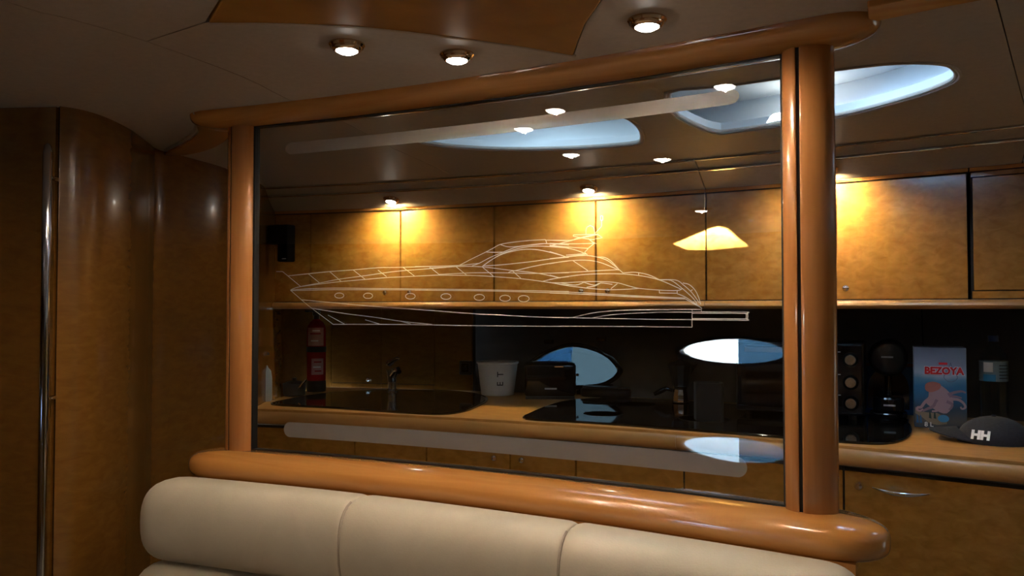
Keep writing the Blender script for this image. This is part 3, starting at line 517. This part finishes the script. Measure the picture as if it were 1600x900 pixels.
for x, lab in ((-1.955,'left soffit downlight over the seam of the first pair of cabinet doors'),(-1.068,'soffit downlight over the seam of the middle pair of cabinet doors'),(-.190,'soffit downlight hidden behind the right post of the glass partition')):
    downlight((x, BY-.078-BK*(x+1)**2, 1.829), lab, GS, SOFF_W, (1,.75,.38), 165, 1.0, R(-14), 1.0, R(48))

# ================================================================= UPPER CABINETS
def door(x0, x1, z0, z1, parent, Y0, k, m='burl', t=.018):
    return obj('door', MB().arc([(0,z0),(0,z1),(t,z1),(t,z0)], x0+.003, x1-.003, Y0, k, 5), M[m], parent, bevel=.0012, seg=1)
def knob(x, z, parent, Y0=BY, k=BK):
    y = Y0-k*(x+1)**2
    return obj('knob', MB().lathe([(.004,.0),(.0045,-.010),(.009,-.014),(.0115,-.020),(.0100,-.026),(.004,-.029),(.0005,-.0295)], (x,y,z), 18, 'y'), M['satin'], parent)
def wallcab(x0, x1, splits, knobs, label, group='wall cabinets over the galley worktop'):
    cx = (x0+x1)/2; t = thing('wall_cabinet', (cx, by(cx)+.15, 1.38), label, 'cabinet', group)
    obj('carcass', MB().arc([(.019,1.382),(.019,1.796),(.40,1.796),(.40,1.382)], x0+.001, x1-.001, BY, BK, 5), M['black'], t)
    xs = [x0]+splits+[x1]
    ds = [door(a, b, 1.384, 1.786, t, BY, BK) for a, b in zip(xs, xs[1:])]
    for kx in knobs:
        d = [d for d, a, b in zip(ds, xs, xs[1:]) if a < kx < b][0]; knob(kx, 1.422, d)
    return t
wallcab(-2.60,-2.401,[],[],'narrow plain wall cabinet panel behind the black speaker')
wallcab(-2.401,-1.517,[-1.958],[-2.018,-1.900],'left pair of honey wood wall cabinet doors under the left soffit lamp')
wallcab(-1.517,-.626,[-1.067],[-1.122,-1.011],'middle pair of honey wood wall cabinet doors above the black toaster')
wallcab(-.626,.229,[-.190],[-.245,-.137],'right pair of honey wood wall cabinet doors behind the right post of the screen')
t = thing('wall_cabinet', (.5,2.95,1.38), 'honey wood wall cabinet with framed door at the right edge of the photo', 'cabinet', 'wall cabinets over the galley worktop')
obj('carcass', MB().arc([(.019,1.382),(.019,1.796),(.40,1.796),(.40,1.382)], .236, .9, BY, BK, 5), M['black'], t)
door(.240,.9,1.410,1.770,t,BY,BK); obj('rail', MB().arc([(.0,1.384),(.0,1.407),(.015,1.407),(.015,1.384)], .238,.9, BY, BK, 4), M['burl'], t); obj('rail', MB().arc([(.0,1.773),(.0,1.787),(.015,1.787),(.015,1.773)], .238,.9, BY, BK, 4), M['burl'], t)
tr = struct('trim_1', (-.8,3.0,1.36))
nos = [(.10,1.351),(-.020,1.350),(-.032,1.354),(-.038,1.362),(-.037,1.371),(-.030,1.378),(-.015,1.381),(.10,1.381)]
for x0, x1 in ((-2.60,-.627),(-.625,.9)): obj('nosing', MB().arc(nos, x0, x1, BY, BK, 12), M['edge'], tr)
obj('shelf_underside', MB().arc([(.0,1.362),(.0,1.379),(.9,1.379),(.9,1.362)], -2.75, 1.7, BY, BK, 10), M['black'], tr)
tr2 = struct('trim_2', (-.8,3.0,1.79))
for x0, x1 in ((-2.60,-.627),(-.625,.230),(.234,.9)): obj('pelmet', MB().arc([(-.010,1.7895),(-.013,1.8015),(.03,1.8015),(.03,1.7895)], x0, x1, BY, BK, 10), M['cherry'], tr2, bevel=.001)
# ================================================================= WORKTOP
wt = thing('worktop', (-.8,3.1,.88), 'long bowed wooden galley worktop with rounded front edge', 'worktop')
xs = [-2.42+i*(3.8/20) for i in range(21)]
slab = [(x, cy(x)+.012) for x in xs] + [(1.38,3.15)] + [(1.0-i*.29, wy(1.0-i*.29)-.006) for i in range(13)] + [(-2.68,3.355),(-2.60,2.97),(-2.525,2.80)]
obj('surface', MB().slab(slab, .895, ZT), M['worktop'], wt)
mould = [(.03,.875),(.012,.876),(-.004,.881),(-.016,.892),(-.021,.906),(-.018,.921),(-.008,.932),(.010,.9385),(.03,.9395)]
mould = [(a+.021, z) for a, z in mould]
for x0, x1 in ((-2.42,-.6515),(-.6495,1.38)): obj('edge_moulding', MB().arc(mould, x0, x1, CY, CK, 22), M['edge'], wt, ang=60)
# base cabinets
def basecab(x0, x1, label, doors=True, group='base cabinets under the galley worktop'):
    cx = (x0+x1)/2; t = thing('base_cabinet', (cx, cy(cx)+.3, 0), label, 'cabinet', group)
    obj('carcass', MB().arc([(.050,.08),(.050,.870),(.55,.870),(.55,.08)], x0+.001, x1-.001, CY, CK, 4), M['black'], t)
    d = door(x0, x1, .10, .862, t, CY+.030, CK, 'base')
    obj('plinth', MB().arc([(.08,0),(.08,.085),(.50,.085),(.50,0)], x0, x1, CY, CK, 3), M['black'], t)
    return t, d
labs = ['base cabinet door at the left end, below the sink','second base cabinet door from the left, below the faucet','third base cabinet door from the left, narrow, right of the sink','narrow base cabinet door below the left tip of the hob','wide base cabinet door below the middle of the hob','base cabinet door behind the right post of the screen']
bx = [-2.395,-1.934,-1.622,-1.276,-1.019,-.629,-.133]
for a, b, l in zip(bx, bx[1:], labs):
    t, d = basecab(a, b, l)
    for kx in {-1.276:(-1.33,), -1.019:(-1.22,)}.get(b, ()): knob(kx, .80, d, CY+.030, CK)
t, d = basecab(-.133, .62, 'wide base cabinet front with curved chrome handle and round lock')
Yd = lambda x: CY+.030-CK*(x+1)**2
hp = []
for i in range(13):
    s = i/12; x = -.052+.148*s; hp.append((x, Yd(x)-.004-.024*math.sin(PI*s)**.6, .822+.0-.006*math.sin(PI*s)))
obj('handle', MB().tube(hp, [.002+.0055*math.sin(PI*i/12) for i in range(13)], 10), M['chrome'], d)
obj('lock', MB().lathe([(.0135,.0),(.0135,-.004),(.011,-.008),(.009,-.013),(.0005,-.014)], (-.091,Yd(-.091),.822), 20, 'y'), M['satin'], d)
t, d = basecab(.62, 1.38, 'base cabinet at the far right end of the galley, out of frame')

# ================================================================= GALLEY FITTINGS
sk = thing('sink', (-2.0,3.0,ZT), 'large black sink with rounded smoked lid set in the worktop', 'sink')
SO = cr([(-2.39,2.640),(-2.46,2.823),(-2.477,3.021),(-2.43,3.205),(-2.256,3.355),(-2.054,3.451),(-1.874,3.436),(-1.719,3.32),(-1.623,3.165),(-1.559,2.941),(-1.535,2.785),(-1.58,2.672),(-1.781,2.650),(-2.094,2.650)], 4)
cx0, cy0 = -1.99, 3.03
scl = lambda P, s, c: [(c[0]+(x-c[0])*s, c[1]+(y-c[1])*s) for x, y in P]
obj('rim', MB().loft([[(x,y,ZT) for x,y in SO],[(x,y,ZT+.005) for x,y in SO],[(x,y,ZT+.007) for x,y in scl(SO,.985,(cx0,cy0))],[(x,y,ZT+.003) for x,y in scl(SO,.97,(cx0,cy0))]]), M['sinkglass'], sk)
obj('lid', MB().slab(scl(SO,.965,(cx0,cy0)), ZT+.002, ZT+.0075), M['sinkglass'], sk, bevel=.002)
fa = thing('faucet', (-2.205,3.278,ZT+.008), 'chrome mixer tap with raised lever at the back of the black sink', 'faucet')
obj('base', MB().lathe([(.030,0),(.030,.006),(.022,.012),(.021,.06),(.024,.075)], (0,0,0), 20), M['satin'], fa, world=False)
obj('body', MB().tube([(0,0,.05),(.002,-.004,.085),(-.002,-.012,.112)], [.023,.027,.024], 16), M['satin'], fa, world=False)
obj('spout', MB().tube([(0,-.004,.07),(.025,-.02,.088),(.055,-.045,.107),(.075,-.06,.112),(.083,-.068,.102)], [.020,.019,.016,.015,.013], 14), M['satin'], fa, world=False)
obj('lever', MB().tube([(-.03,.0,.132),(-.008,-.010,.140),(.025,-.020,.155),(.050,-.030,.164),(.060,-.034,.162)], [.010,.018,.012,.009,.004], 12), M['satin'], fa, world=False)
hb = thing('cooktop', (-.6,3.0,ZT), 'long black glass hob with pointed left end on the worktop', 'cooktop')
HO = cr([(-1.222,2.690),(-1.272,2.854),(-1.299,3.113),(-1.285,3.299),(-1.20,3.436),(-1.032,3.50),(-.5,3.44),(.0,3.32),(.055,3.162),(.06,2.938),(.038,2.775),(-.01,2.672),(-.092,2.640),(-.291,2.652),(-.775,2.690),(-1.01,2.695)], 4)
HO = [(x, max(y, cy(x)+.036)) for x, y in HO]
obj('glass_plate', MB().slab(HO, ZT, ZT+.009), M['blackglass'], hb, bevel=.003)
for zx, zy, zr in ((-.98,3.28,.085),(-1.0,2.92,.075),(-.62,2.95,.095)):
    obj('zone_ring', MB().lathe([(zr,0),(zr,.0004),(zr-.003,.0004),(zr-.003,0)], (zx,zy,ZT+.009), 32), M['blackplastic'], hb)
ZH = ZT+.009
# fire extinguisher
fe = thing('fire_extinguisher', (-2.60,3.19,ZT), 'red fire extinguisher with pale labels in the left corner of the worktop', 'extinguisher')
z = lambda h: h
obj('foot', MB().lathe([(.046,0),(.048,.006),(.048,.050),(.046,.055)], n=28), M['black'], fe, world=False)
obj('cylinder', MB().lathe([(.046,.052),(.047,.06),(.047,.30),(.043,.325),(.032,.345),(.018,.355),(.0155,.36)], n=28), M['red'], fe, world=False)
obj('strap', MB().lathe([(.0485,.198),(.0485,.222),(.0475,.224),(.0475,.196)], n=28), M['black'], fe, world=False)
def wrap(r, a0, a1, h0, h1): return MB().loft([[(r*math.cos(R(a0+(a1-a0)*i/10)), r*math.sin(R(a0+(a1-a0)*i/10)), h0) for i in range(11)],[(r*math.cos(R(a0+(a1-a0)*i/10)), r*math.sin(R(a0+(a1-a0)*i/10)), h1) for i in range(11)]], closed=False)
obj('label_sheet', wrap(.0476,-110,-5,.228,.318), M['redlabel'], fe, world=False)
obj('label_sheet', wrap(.0476,-80,-5,.085,.165), M['redlabel'], fe, world=False)
for k, (h, a0, a1) in enumerate(((.30,-75,-30),(.285,-90,-25),(.25,-85,-40),(.145,-65,-20),(.12,-70,-25),(.10,-60,-20))):
    obj('label_line', wrap(.0479,a0,a1,h,h+.006), M['red'] if k % 2 else M['whiteprint'], fe, world=False)
obj('valve', MB().lathe([(.015,.355),(.015,.375),(.020,.38),(.020,.395),(.010,.40)], n=16), M['blackplastic'], fe, world=False)
obj('lever', MB().box(-.012,.012,-.075,.02,.396,.404), M['black'], fe, bevel=.002, world=False)
# saucepan-like grey dish scourer pot leaning in the corner
sp = thing('saucepan', (-2.545,2.965,ZT+.001), 'dark grey small saucepan with bright steel handle in the sink corner', 'saucepan')
obj('bowl', MB().lathe([(.001,.002),(.062,.002),(.070,.010),(.073,.075),(.075,.078),(.070,.078),(.067,.012),(.001,.008)], n=28), mat('dull grey metal', (.05,.05,.05), .5, .3), sp, world=False)
obj('lid', MB().lathe([(.076,.078),(.074,.083),(.045,.094),(.014,.099),(.013,.108),(.017,.116),(.001,.12)], n=28), mat('grey lid', (.04,.04,.04), .4), sp, world=False)
obj('handle', MB().tube([(.055,-.03,.055),(.09,-.045,.075),(.125,-.03,.115)], [.006,.007,.008], 10), M['chrome'], sp, world=False)
sp.scale = (.72,.72,.72)
# dish soap bottle
ds = thing('soap_bottle', (-2.525,2.745,ZT), 'pale washing up bottle with chrome top at the left end of the worktop', 'bottle')
obj('body', MB().lathe([(.028,0),(.032,.006),(.032,.10),(.027,.135),(.014,.15),(.012,.158)], n=20), mat('pale blue plastic', (.28,.32,.38), .3), ds, world=False)
obj('label_sheet', wrap(.0323,-130,-40,.03,.10), mat('blue label', (.1,.13,.4), .4), ds, world=False)
obj('pump', MB().tube([(0,0,.155),(0,0,.20),(.004,-.002,.215),(.03,-.012,.212)], [.008,.007,.010,.006], 10), M['chrome'], ds, world=False)
# bucket
bk = thing('bucket', (-1.70,3.42,ZT), 'white plastic bucket with dark letters behind the black toaster', 'bucket')
obj('shell', MB().lathe([(.001,.002),(.076,.002),(.078,.006),(.096,.150),(.101,.152),(.101,.160),(.091,.160),(.090,.148),(.073,.010),(.001,.008)], n=36), M['whiteplastic'], bk, world=False)
a = math.atan2(-3.42, 1.70)
aa = a+.15
for s, h in (('E',.060),('T',.105)):
    rr = .0800+h*.125
    o = text('letter', s, M['print'], bk, .042, (-1.70+rr*math.cos(aa), 3.42+rr*math.sin(aa), ZT+h), (0,0,0), .0004)
    o.rotation_euler = (Matrix.Rotation(aa+PI/2,4,'Z') @ Matrix.Rotation(R(90),4,'X') @ Matrix.Rotation(R(90),4,'Z')).to_euler()
# toaster
to = thing('toaster', (-1.43,3.42,ZT), 'black two slot toaster standing left of the oval window', 'toaster'); to.rotation_euler = (0,0,R(24))
obj('body', MB().box(-.118,.118,-.075,.075,.012,.165), M['blackgloss'], to, bevel=.016, seg=3, world=False)
obj('foot', MB().box(-.112,.112,-.070,.070,0,.013), M['blackplastic'], to, world=False)
for yy in (-.028,.028): obj('slot', MB().box(-.085,.085,yy-.012,yy+.012,.1655,.1665), M['black'], to, world=False)
obj('lever', MB().box(.117,.135,-.012,.012,.10,.112), M['chrome'], to, bevel=.003, world=False)
obj('trim_strip', MB().box(.02,.06,-.0762,-.075,.146,.150), M['chrome'], to, world=False)
obj('badge', MB().box(-.025,.03,-.0762,-.075,.045,.052), M['silver_print'], to, world=False)
# black tray by the portlight
ty = thing('glasses_case', (-1.20,3.545,ZT), 'flat black case lying below the oval window', 'case'); ty.rotation_euler = (0,0,R(3))
obj('shell', MB().slab(sup(28,.120,.036,3.2), .0, .042), M['blackplastic'], ty, bevel=.012, seg=3, world=False)
obj('flap', MB().slab(sup(28,.112,.032,3.2), .043, .050), M['blackplastic'], ty, bevel=.004, world=False)
# moka pot
mk = thing('moka_pot', (-.815,3.40,ZH), 'chrome and black moka pot on the black hob', 'coffee pot'); mk.rotation_euler = (0,0,R(14))
obj('boiler', MB().lathe([(.034,0),(.037,.004),(.036,.03),(.030,.058),(.031,.064),(.034,.070),(.040,.072)], n=10), M['chrome'], mk, ang=20, world=False)
obj('jug', MB().lathe([(.034,.072),(.036,.08),(.046,.150),(.050,.160),(.050,.163),(.001,.163)], n=10), M['blackplastic'], mk, ang=20, world=False)
obj('lid', MB().lathe([(.050,.163),(.040,.172),(.012,.182),(.008,.186),(.013,.196),(.010,.206),(.001,.208)], n=10), M['blackplastic'], mk, world=False)
obj('spout', MB().add([(.046,-.014,.160),(.046,.014,.160),(.072,0,.168),(.043,0,.12)],[(0,1,2),(0,2,3),(1,3,2),(0,3,1)]), M['blackplastic'], mk, world=False)
obj('handle', MB().tube([(-.034,0,.052),(-.060,-.002,.060),(-.085,-.003,.048),(-.112,-.004,.034)], [.006,.009,.010,.007], 10), M['blackgloss'], mk, world=False)
# black holder beside the moka pot
kb = thing('utensil_holder', (-.60,2.93,ZH), 'tall black open holder between the moka pot and the oven', 'holder'); kb.rotation_euler = (0,0,R(20))
ho = MB(); sq = sup(28,.050,.045,5); si = sup(28,.044,.039,5)
ho.loft([[(x,y,0) for x,y in sq],[(x,y,.135) for x,y in sq],[(x,y,.135) for x,y in si],[(x,y,.01) for x,y in si]])
obj('shell', ho, M['blackplastic'], kb, world=False)
# mini oven
ov = thing('mini_oven', (-.31,3.26,ZH), 'black mini oven with chrome door handle and three silver knobs', 'oven')
ox0, ox1, oy0, oy1 = -.535,-.088,3.12,3.44
obj('case', MB().box(ox0,ox1,oy0,oy1,.966,1.228), M['blackplastic'], ov, bevel=.008, seg=3)
obj('door', MB().box(ox0+.008,-.190,oy0-.014,oy0-.001,.985,1.222), M['blackgloss'], ov, bevel=.004)
obj('door_glass', MB().box(ox0+.04,-.215,oy0-.0155,oy0-.0145,1.025,1.19), M['blackglass'], ov)
hd = obj('door_handle', MB().box(-.495,-.215,oy0-.052,oy0-.040,1.188,1.212), M['chrome'], ov, bevel=.003)
for hx in (-.48,-.23): obj('handle_stud', MB().box(hx-.006,hx+.006,oy0-.042,oy0-.013,1.196,1.208), M['chrome'], ov)
obj('control_panel', MB().box(-.186,ox1-.004,oy0-.012,oy0-.001,.975,1.222), M['blackgloss'], ov, bevel=.004)
for kz in (1.168,1.087,1.013):
    kx = -.131
    obj('dial', MB().lathe([(.0270,-.001),(.0270,-.0025),(.0245,-.0025),(.0245,-.001)], (kx,oy0-.012,kz), 32, 'y'), M['blackplastic'], ov)
    obj('knob', MB().lathe([(.0195,0),(.0195,-.014),(.0175,-.018),(.001,-.018)], (kx,oy0-.013,kz), 28, 'y'), M['steel'], ov)
    obj('mark', MB().box(kx-.055,kx-.033,oy0-.0135,oy0-.0125,kz+.026,kz+.029), M['silver_print'], ov)
for hx in (ox0+.04, ox1-.04):
    for hy2 in (oy0+.04, oy1-.04): obj('foot', MB().lathe([(.014,0),(.014,.018)], (hx,hy2,ZH), 12), M['black'], ov)
text('brand_letters', 'cecotec', M['silver_print'], ov, .016, (-.335,oy0-.0160,1.003), (R(90),0,0))
# capsule coffee machine
cm = thing('coffee_machine', (-.01,3.30,ZH), 'black capsule coffee machine with round head beside the water carton', 'coffee machine')
obj('base', MB().slab(sup(30,.064,.075,3.0), 0, .020), M['blackgloss'], cm, bevel=.005, world=False)
obj('drip_box', MB().slab([(x,y-.012) for x,y in sup(30,.054,.060,3.2)], .022, .078), M['blackgloss'], cm, bevel=.008, world=False)
obj('stem', MB().tube([(0,.045,.02),(0,.055,.10),(0,.045,.17),(0,.02,.23)], [.020,.013,.014,.025], 14), M['blackgloss'], cm, world=False)
obj('head', MB().lathe([(.001,-.060),(.050,-.060),(.062,-.052),(.068,-.035),(.068,.030),(.060,.045),(.001,.048)], (0,0,.222), 40, 'y'), M['blackplastic'], cm, world=False)
obj('head_badge', MB().box(-.022,.018,-.0612,-.0600,.222,.228), M['silver_print'], cm, world=False)
obj('badge', MB().box(-.016,.024,-.0722,-.0710,.046,.052), M['silver_print'], cm, world=False)
tk = []
for i in range(17):
    a2 = PI*i/16; tk.append((-.078*math.cos(a2), .09+.055*math.sin(a2)**1.0))
tank = [(.072*math.cos(PI*i/16), .075+.100*math.sin(PI*i/16)**.7) for i in range(17)] + [(-.072,.02),(.072,.02)]
obj('water_tank', MB().loft([[(x,.070,zz) for x, zz in tank],[(x,.120,zz) for x, zz in tank]]), M['tank'], cm, world=False)
# blue carton behind the machine
M['cartonblue'] = mat('blue printed card', (.02,.17,.48), .45)
M['cartonbrown'] = mat('brown printed card', (.20,.07,.04), .5)
bc = thing('water_carton', (0.0,3.47,ZT), 'blue water carton standing behind the coffee machine', 'carton')
obj('box', MB().box(-.125,.125,3.452,3.512,ZT,ZT+.200), M['cartonblue'], bc, bevel=.002)
obj('top_band', MB().box(-.1245,.1245,3.451,3.4525,ZT+.186,ZT+.199), M['cartonbrown'], bc)
# BEZOYA carton
bz = thing('water_carton', (.15,3.18,ZT), 'tall blue 8 L water carton printed with a pink octopus', 'carton')
bx0, bx1, bY, bz0, bz1 = .072,.232,3.115,ZT,ZT+.278
def gradient_carton():
    m = mat('blue sea carton print', (.05,.2,.4), .4); nt = m.node_tree; N = nt.nodes.new
    g_ = N('ShaderNodeNewGeometry'); sx = N('ShaderNodeSeparateXYZ'); nt.links.new(g_.outputs['Position'], sx.inputs[0])
    nz = N('ShaderNodeTexNoise'); nz.inputs['Scale'].default_value = 9; nt.links.new(g_.outputs['Position'], nz.inputs['Vector'])
    ad = N('ShaderNodeMath'); ad.operation = 'MULTIPLY_ADD'; ad.inputs[1].default_value = .06; nt.links.new(nz.outputs[0], ad.inputs[0]); nt.links.new(sx.outputs[2], ad.inputs[2])
    mr = N('ShaderNodeMapRange'); mr.inputs[1].default_value = bz0+.03; mr.inputs[2].default_value = bz1+.03; nt.links.new(ad.outputs[0], mr.inputs[0])
    rp = N('ShaderNodeValToRGB'); el = rp.color_ramp.elements
    el[0].position = 0; el[0].color = (.03,.05,.08,1); el[1].position = 1; el[1].color = (.16,.22,.33,1)
    for p, c in ((.10,(.10,.09,.08)),(.22,(.03,.06,.10)),(.30,(.02,.10,.20)),(.50,(.02,.16,.34)),(.60,(.10,.28,.45)),(.68,(.38,.48,.60)),(.80,(.26,.33,.46)),(.92,(.20,.27,.40))):
        e = el.new(p); e.color = (*c,1)
    nt.links.new(mr.outputs[0], rp.inputs[0]); nt.links.new(rp.outputs[0], m.node_tree.nodes['Principled BSDF'].inputs['Base Color']); return m
obj('box', MB().box(bx0,bx1,bY,bY+.12,bz0,bz1), gradient_carton(), bz, bevel=.0015)
def flat(name, pts, m, dy, parent=bz): return obj(name, MB().loft([[(x,bY-dy,zz) for x,zz in pts],[(x,bY-dy+.0003,zz) for x,zz in pts]]), m, parent, smooth=False)
M['octo'] = mat('pink octopus print', (.42,.27,.30), .5); M['octo2'] = mat('red octopus print', (.50,.16,.12), .5); M['octo3'] = mat('mauve octopus print', (.27,.17,.22), .5)
M['logo_red'] = mat('red logo print', (.62,.012,.02), .4)
BX = lambda u: bx0 + (u-88)/390*(bx1-bx0); BZ = lambda v: bz1 - (v-65)/610*(bz1-bz0)
bp = lambda pts: [(BX(u), BZ(v)) for u, v in pts]
flat('octopus_body', bp(cr([(270,345),(205,385),(195,440),(170,480),(250,540),(330,560),(380,480),(350,400)],3)), M['octo'], .0006)
flat('octopus_head', bp(cr([(170,370),(180,340),(230,325),(285,340),(285,370),(260,390),(215,405),(180,395)],3)), M['octo2'], .0010)
for i, (pts, w) in enumerate((([(220,440),(170,480),(140,520),(115,525),(108,540),(130,550),(155,535)],13),([(260,460),(230,510),(190,530),(160,545),(150,552)],13),([(290,470),(300,520),(320,545)],13),([(340,420),(390,400),(440,390),(470,400)],12),
                             ([(330,450),(380,450),(420,455),(455,480),(465,510),(440,520),(432,505)],12),([(330,470),(370,490),(360,520),(345,530)],12),([(300,450),(260,500),(280,530),(250,545),(220,548)],12),([(350,430),(400,430),(440,440)],9))):
    c = cr(pts, 4, False); lft, rgt = [], []
    for k, p in enumerate(c):
        a2 = Vector(c[max(k-1,0)]); b2 = Vector(c[min(k+1,len(c)-1)]); d = (b2-a2).normalized(); nn = Vector((-d.y,d.x))*w*(1-.55*k/len(c))
        lft.append((p[0]+nn.x,p[1]+nn.y)); rgt.append((p[0]-nn.x,p[1]-nn.y))
    b = MB(); A, B = bp(lft), bp(rgt); n = len(A)
    b.add([(x,bY-.0012-.0001*i,zz) for x,zz in A]+[(x,bY-.0012-.0001*i,zz) for x,zz in B],[(k,k+1,n+k+1,n+k) for k in range(n-1)])
    obj('tentacle', b, M['octo3'] if i % 2 else M['octo'], bz, smooth=False)
flat('sand', bp([(95,520),(140,555),(200,560),(260,560),(330,600),(330,640),(260,650),(200,640),(150,600),(95,570)]), mat('sand print', (.25,.20,.13), .5), .0004)
for u in (110,135): flat('seaweed', bp([(u-8,640),(u-4,575),(u+6,590),(u+12,640)]), mat('blue weed print', (.02,.12,.30), .5), .0008)
for u in (205,240): flat('seaweed', bp([(u-8,600),(u-4,545),(u+6,560),(u+12,605)]), mat('dark weed print', (.02,.05,.04), .5), .0008)
flat('shell_print', bp([(305+42*math.cos(2*PI*i/20), 600+28*math.sin(2*PI*i/20)) for i in range(20)]), mat('blue shell print', (.06,.28,.52), .5), .0009)
flat('crest', bp([(275,178),(340,178),(340,195),(275,195)]), M['logo_red'], .0008)
dp = bp(cr([(362,178),(352,210),(325,260),(312,290),(335,315),(362,322),(390,315),(412,290),(400,260),(372,210)],3))
obj('drop_outline', MB().tube([(x,bY-.0008,zz) for x,zz in dp], .0010, 5, True), mat('grey drop print', (.10,.16,.26), .5), bz)
tw = text('logo_outline', 'BEZOYA', M['whiteprint'], bz, .0335, (BX(312),bY-.0010,BZ(243)), (R(90),0,0), .0030, .0003); tw.scale = (.93,1.0,1)
tw = text('logo_letters', 'BEZOYA', M['logo_red'], bz, .0335, (BX(312),bY-.0018,BZ(243)), (R(90),0,0), .0017, .0003); tw.scale = (.93,1.0,1)
text('volume_letters', '8 L', M['whiteprint'], bz, .022, (BX(196),bY-.0014,BZ(650)), (R(90),0,0), .0002, .0003)
# bottles
def bottle(loc, label):
    t = thing('water_bottle', loc, label, 'bottle', 'water bottles by the carton')
    pr = [(.001,.004),(.034,.0),(.043,.006),(.0445,.02)] + [(.0445-.0016*(i % 2), .03+i*.0125) for i in range(10)] + [(.0445,.155),(.0445,.232),(.040,.252),(.026,.272),(.0145,.285),(.0135,.300)]
    obj('body', MB().lathe(pr, n=28), M['pet'], t, world=False)
    obj('label_sheet', MB().loft([[(.0448*math.cos(2*PI*k/28),.0448*math.sin(2*PI*k/28),h) for k in range(28)] for h in (.158,.228)], cap=False), mat('pale bottle label', (.22,.30,.34), .4), t, world=False)
    obj('label_block', wrap(.0451,-140,-88,.158,.182), mat('blue bottle label', (.02,.22,.42), .4), t, world=False)
    obj('barcode', wrap(.0451,-138,-98,.190,.224), M['whiteprint'], t, world=False)
    for i in range(5): obj('label_line', wrap(.0451,-74,-30+4*(i%2),.168+i*.011,.171+i*.011), M['print'], t, world=False)
    obj('cap', MB().lathe([(.0165,.296),(.0165,.314),(.015,.317),(.001,.317)], n=24), mat('blue cap', (.02,.06,.2), .4), t, world=False)
    return t
bottle((.327,3.27,ZT), 'clear plastic water bottle right of the octopus carton')
bottle((.465,3.20,ZT), 'second clear water bottle at the right edge of the photo')
# cap
cp = thing('baseball_cap', (.200,2.845,ZT), 'navy baseball cap with white HH logo lying before the carton', 'cap')
rings = []
for i in range(9):
    a2 = i/8*PI/2; r_ = math.cos(a2); h = .010+.070*math.sin(a2)
    rings.append([(.085+.100*r_*math.cos(2*PI*k/32), .02+.085*r_*math.sin(2*PI*k/32), h) for k in range(32)])
rings.insert(0, [(p[0], p[1], .0) for p in rings[0]])
obj('crown', MB().loft(rings), M['navy'], cp, ang=80, world=False)
vs, fs = [], []
for j in range(13):            # curved brim reaching left and towards the room
    a2 = R(-200+ j*10.8); 
    for i in range(7):
        t_ = i/6; ang_ = R(122+ j*9.0)
        rx = .100+ (.078*math.sin(PI*j/12)**.75)*t_; ry = .085+(.070*math.sin(PI*j/12)**.75)*t_
        x = .085+rx*math.cos(ang_); y = .02+ry*math.sin(ang_)
        lat = (j-6)/6
        vs.append((x, y, .012+.030*(1-lat*lat)*(1-.25*t_)-.004*t_))
nb = len(vs)
vs += [(x,y,zz-.003) for x,y,zz in vs]
for j in range(12):
    for i in range(6):
        a_, b_, c2_, d_ = j*7+i, j*7+i+1, (j+1)*7+i+1, (j+1)*7+i
        fs += [(a_,b_,c2_,d_),(nb+d_,nb+c2_,nb+b_,nb+a_)]
for j in range(12): fs += [(j*7+6,(j+1)*7+6,nb+(j+1)*7+6,nb+j*7+6),(j*7,nb+j*7,nb+(j+1)*7,(j+1)*7)]
for i in range(6): fs += [(i,nb+i,nb+i+1,i+1),(84+i,84+i+1,nb+84+i+1,nb+84+i)]
obj('brim', MB().add(vs, fs), M['navy'], cp, ang=60, world=False)
obj('button', MB().sphere((.085,.02,.081),.007,.007,.004), M['navy'], cp, world=False)
lg = text('logo_letters', 'HH', M['whiteprint'], cp, .036, (.241,2.776,ZT+.030), (R(66),0,R(-24)), .0022, .0005)
# black bag at the right edge
bg_ = thing('black_bag', (.535,2.74,ZT), 'black soft bag on the worktop at the right edge of the photo', 'bag')
obj('body', MB().loft([[(x*s,y*s,h) for x,y in sup(32,.155,.165,2.5)] for s, h in ((.90,0),(1.0,.015),(1.0,.08),(.93,.14),(.72,.175),(.3,.185))]), M['blackplastic'], bg_, ang=80, world=False)
obj('zip', MB().tube([(-.12,-.02,.163),(-.05,-.03,.186),(.04,-.03,.187),(.12,-.02,.163)], .003, 6), M['black'], bg_, world=False)
# loudspeaker
ls = thing('loudspeaker', (-2.47,2.80,1.60), 'small black double cube loudspeaker on the left end of the wall cabinets', 'speaker')
obj('upper_cube', MB().box(-2.523,-2.445,2.737,2.790,1.641,1.726), M['matblack'], ls, bevel=.006)
lc = obj('lower_cube', MB().box(-2.450,-2.392,2.733,2.787,1.560,1.724), M['matblack'], ls, bevel=.006)
obj('badge', MB().box(-2.420,-2.398,2.7318,2.7330,1.570,1.574), M['silver_print'], ls)
obj('bracket', MB().tube([(-2.49,2.785,1.68),(-2.49,2.882,1.68)], .012, 10), M['black'], ls)
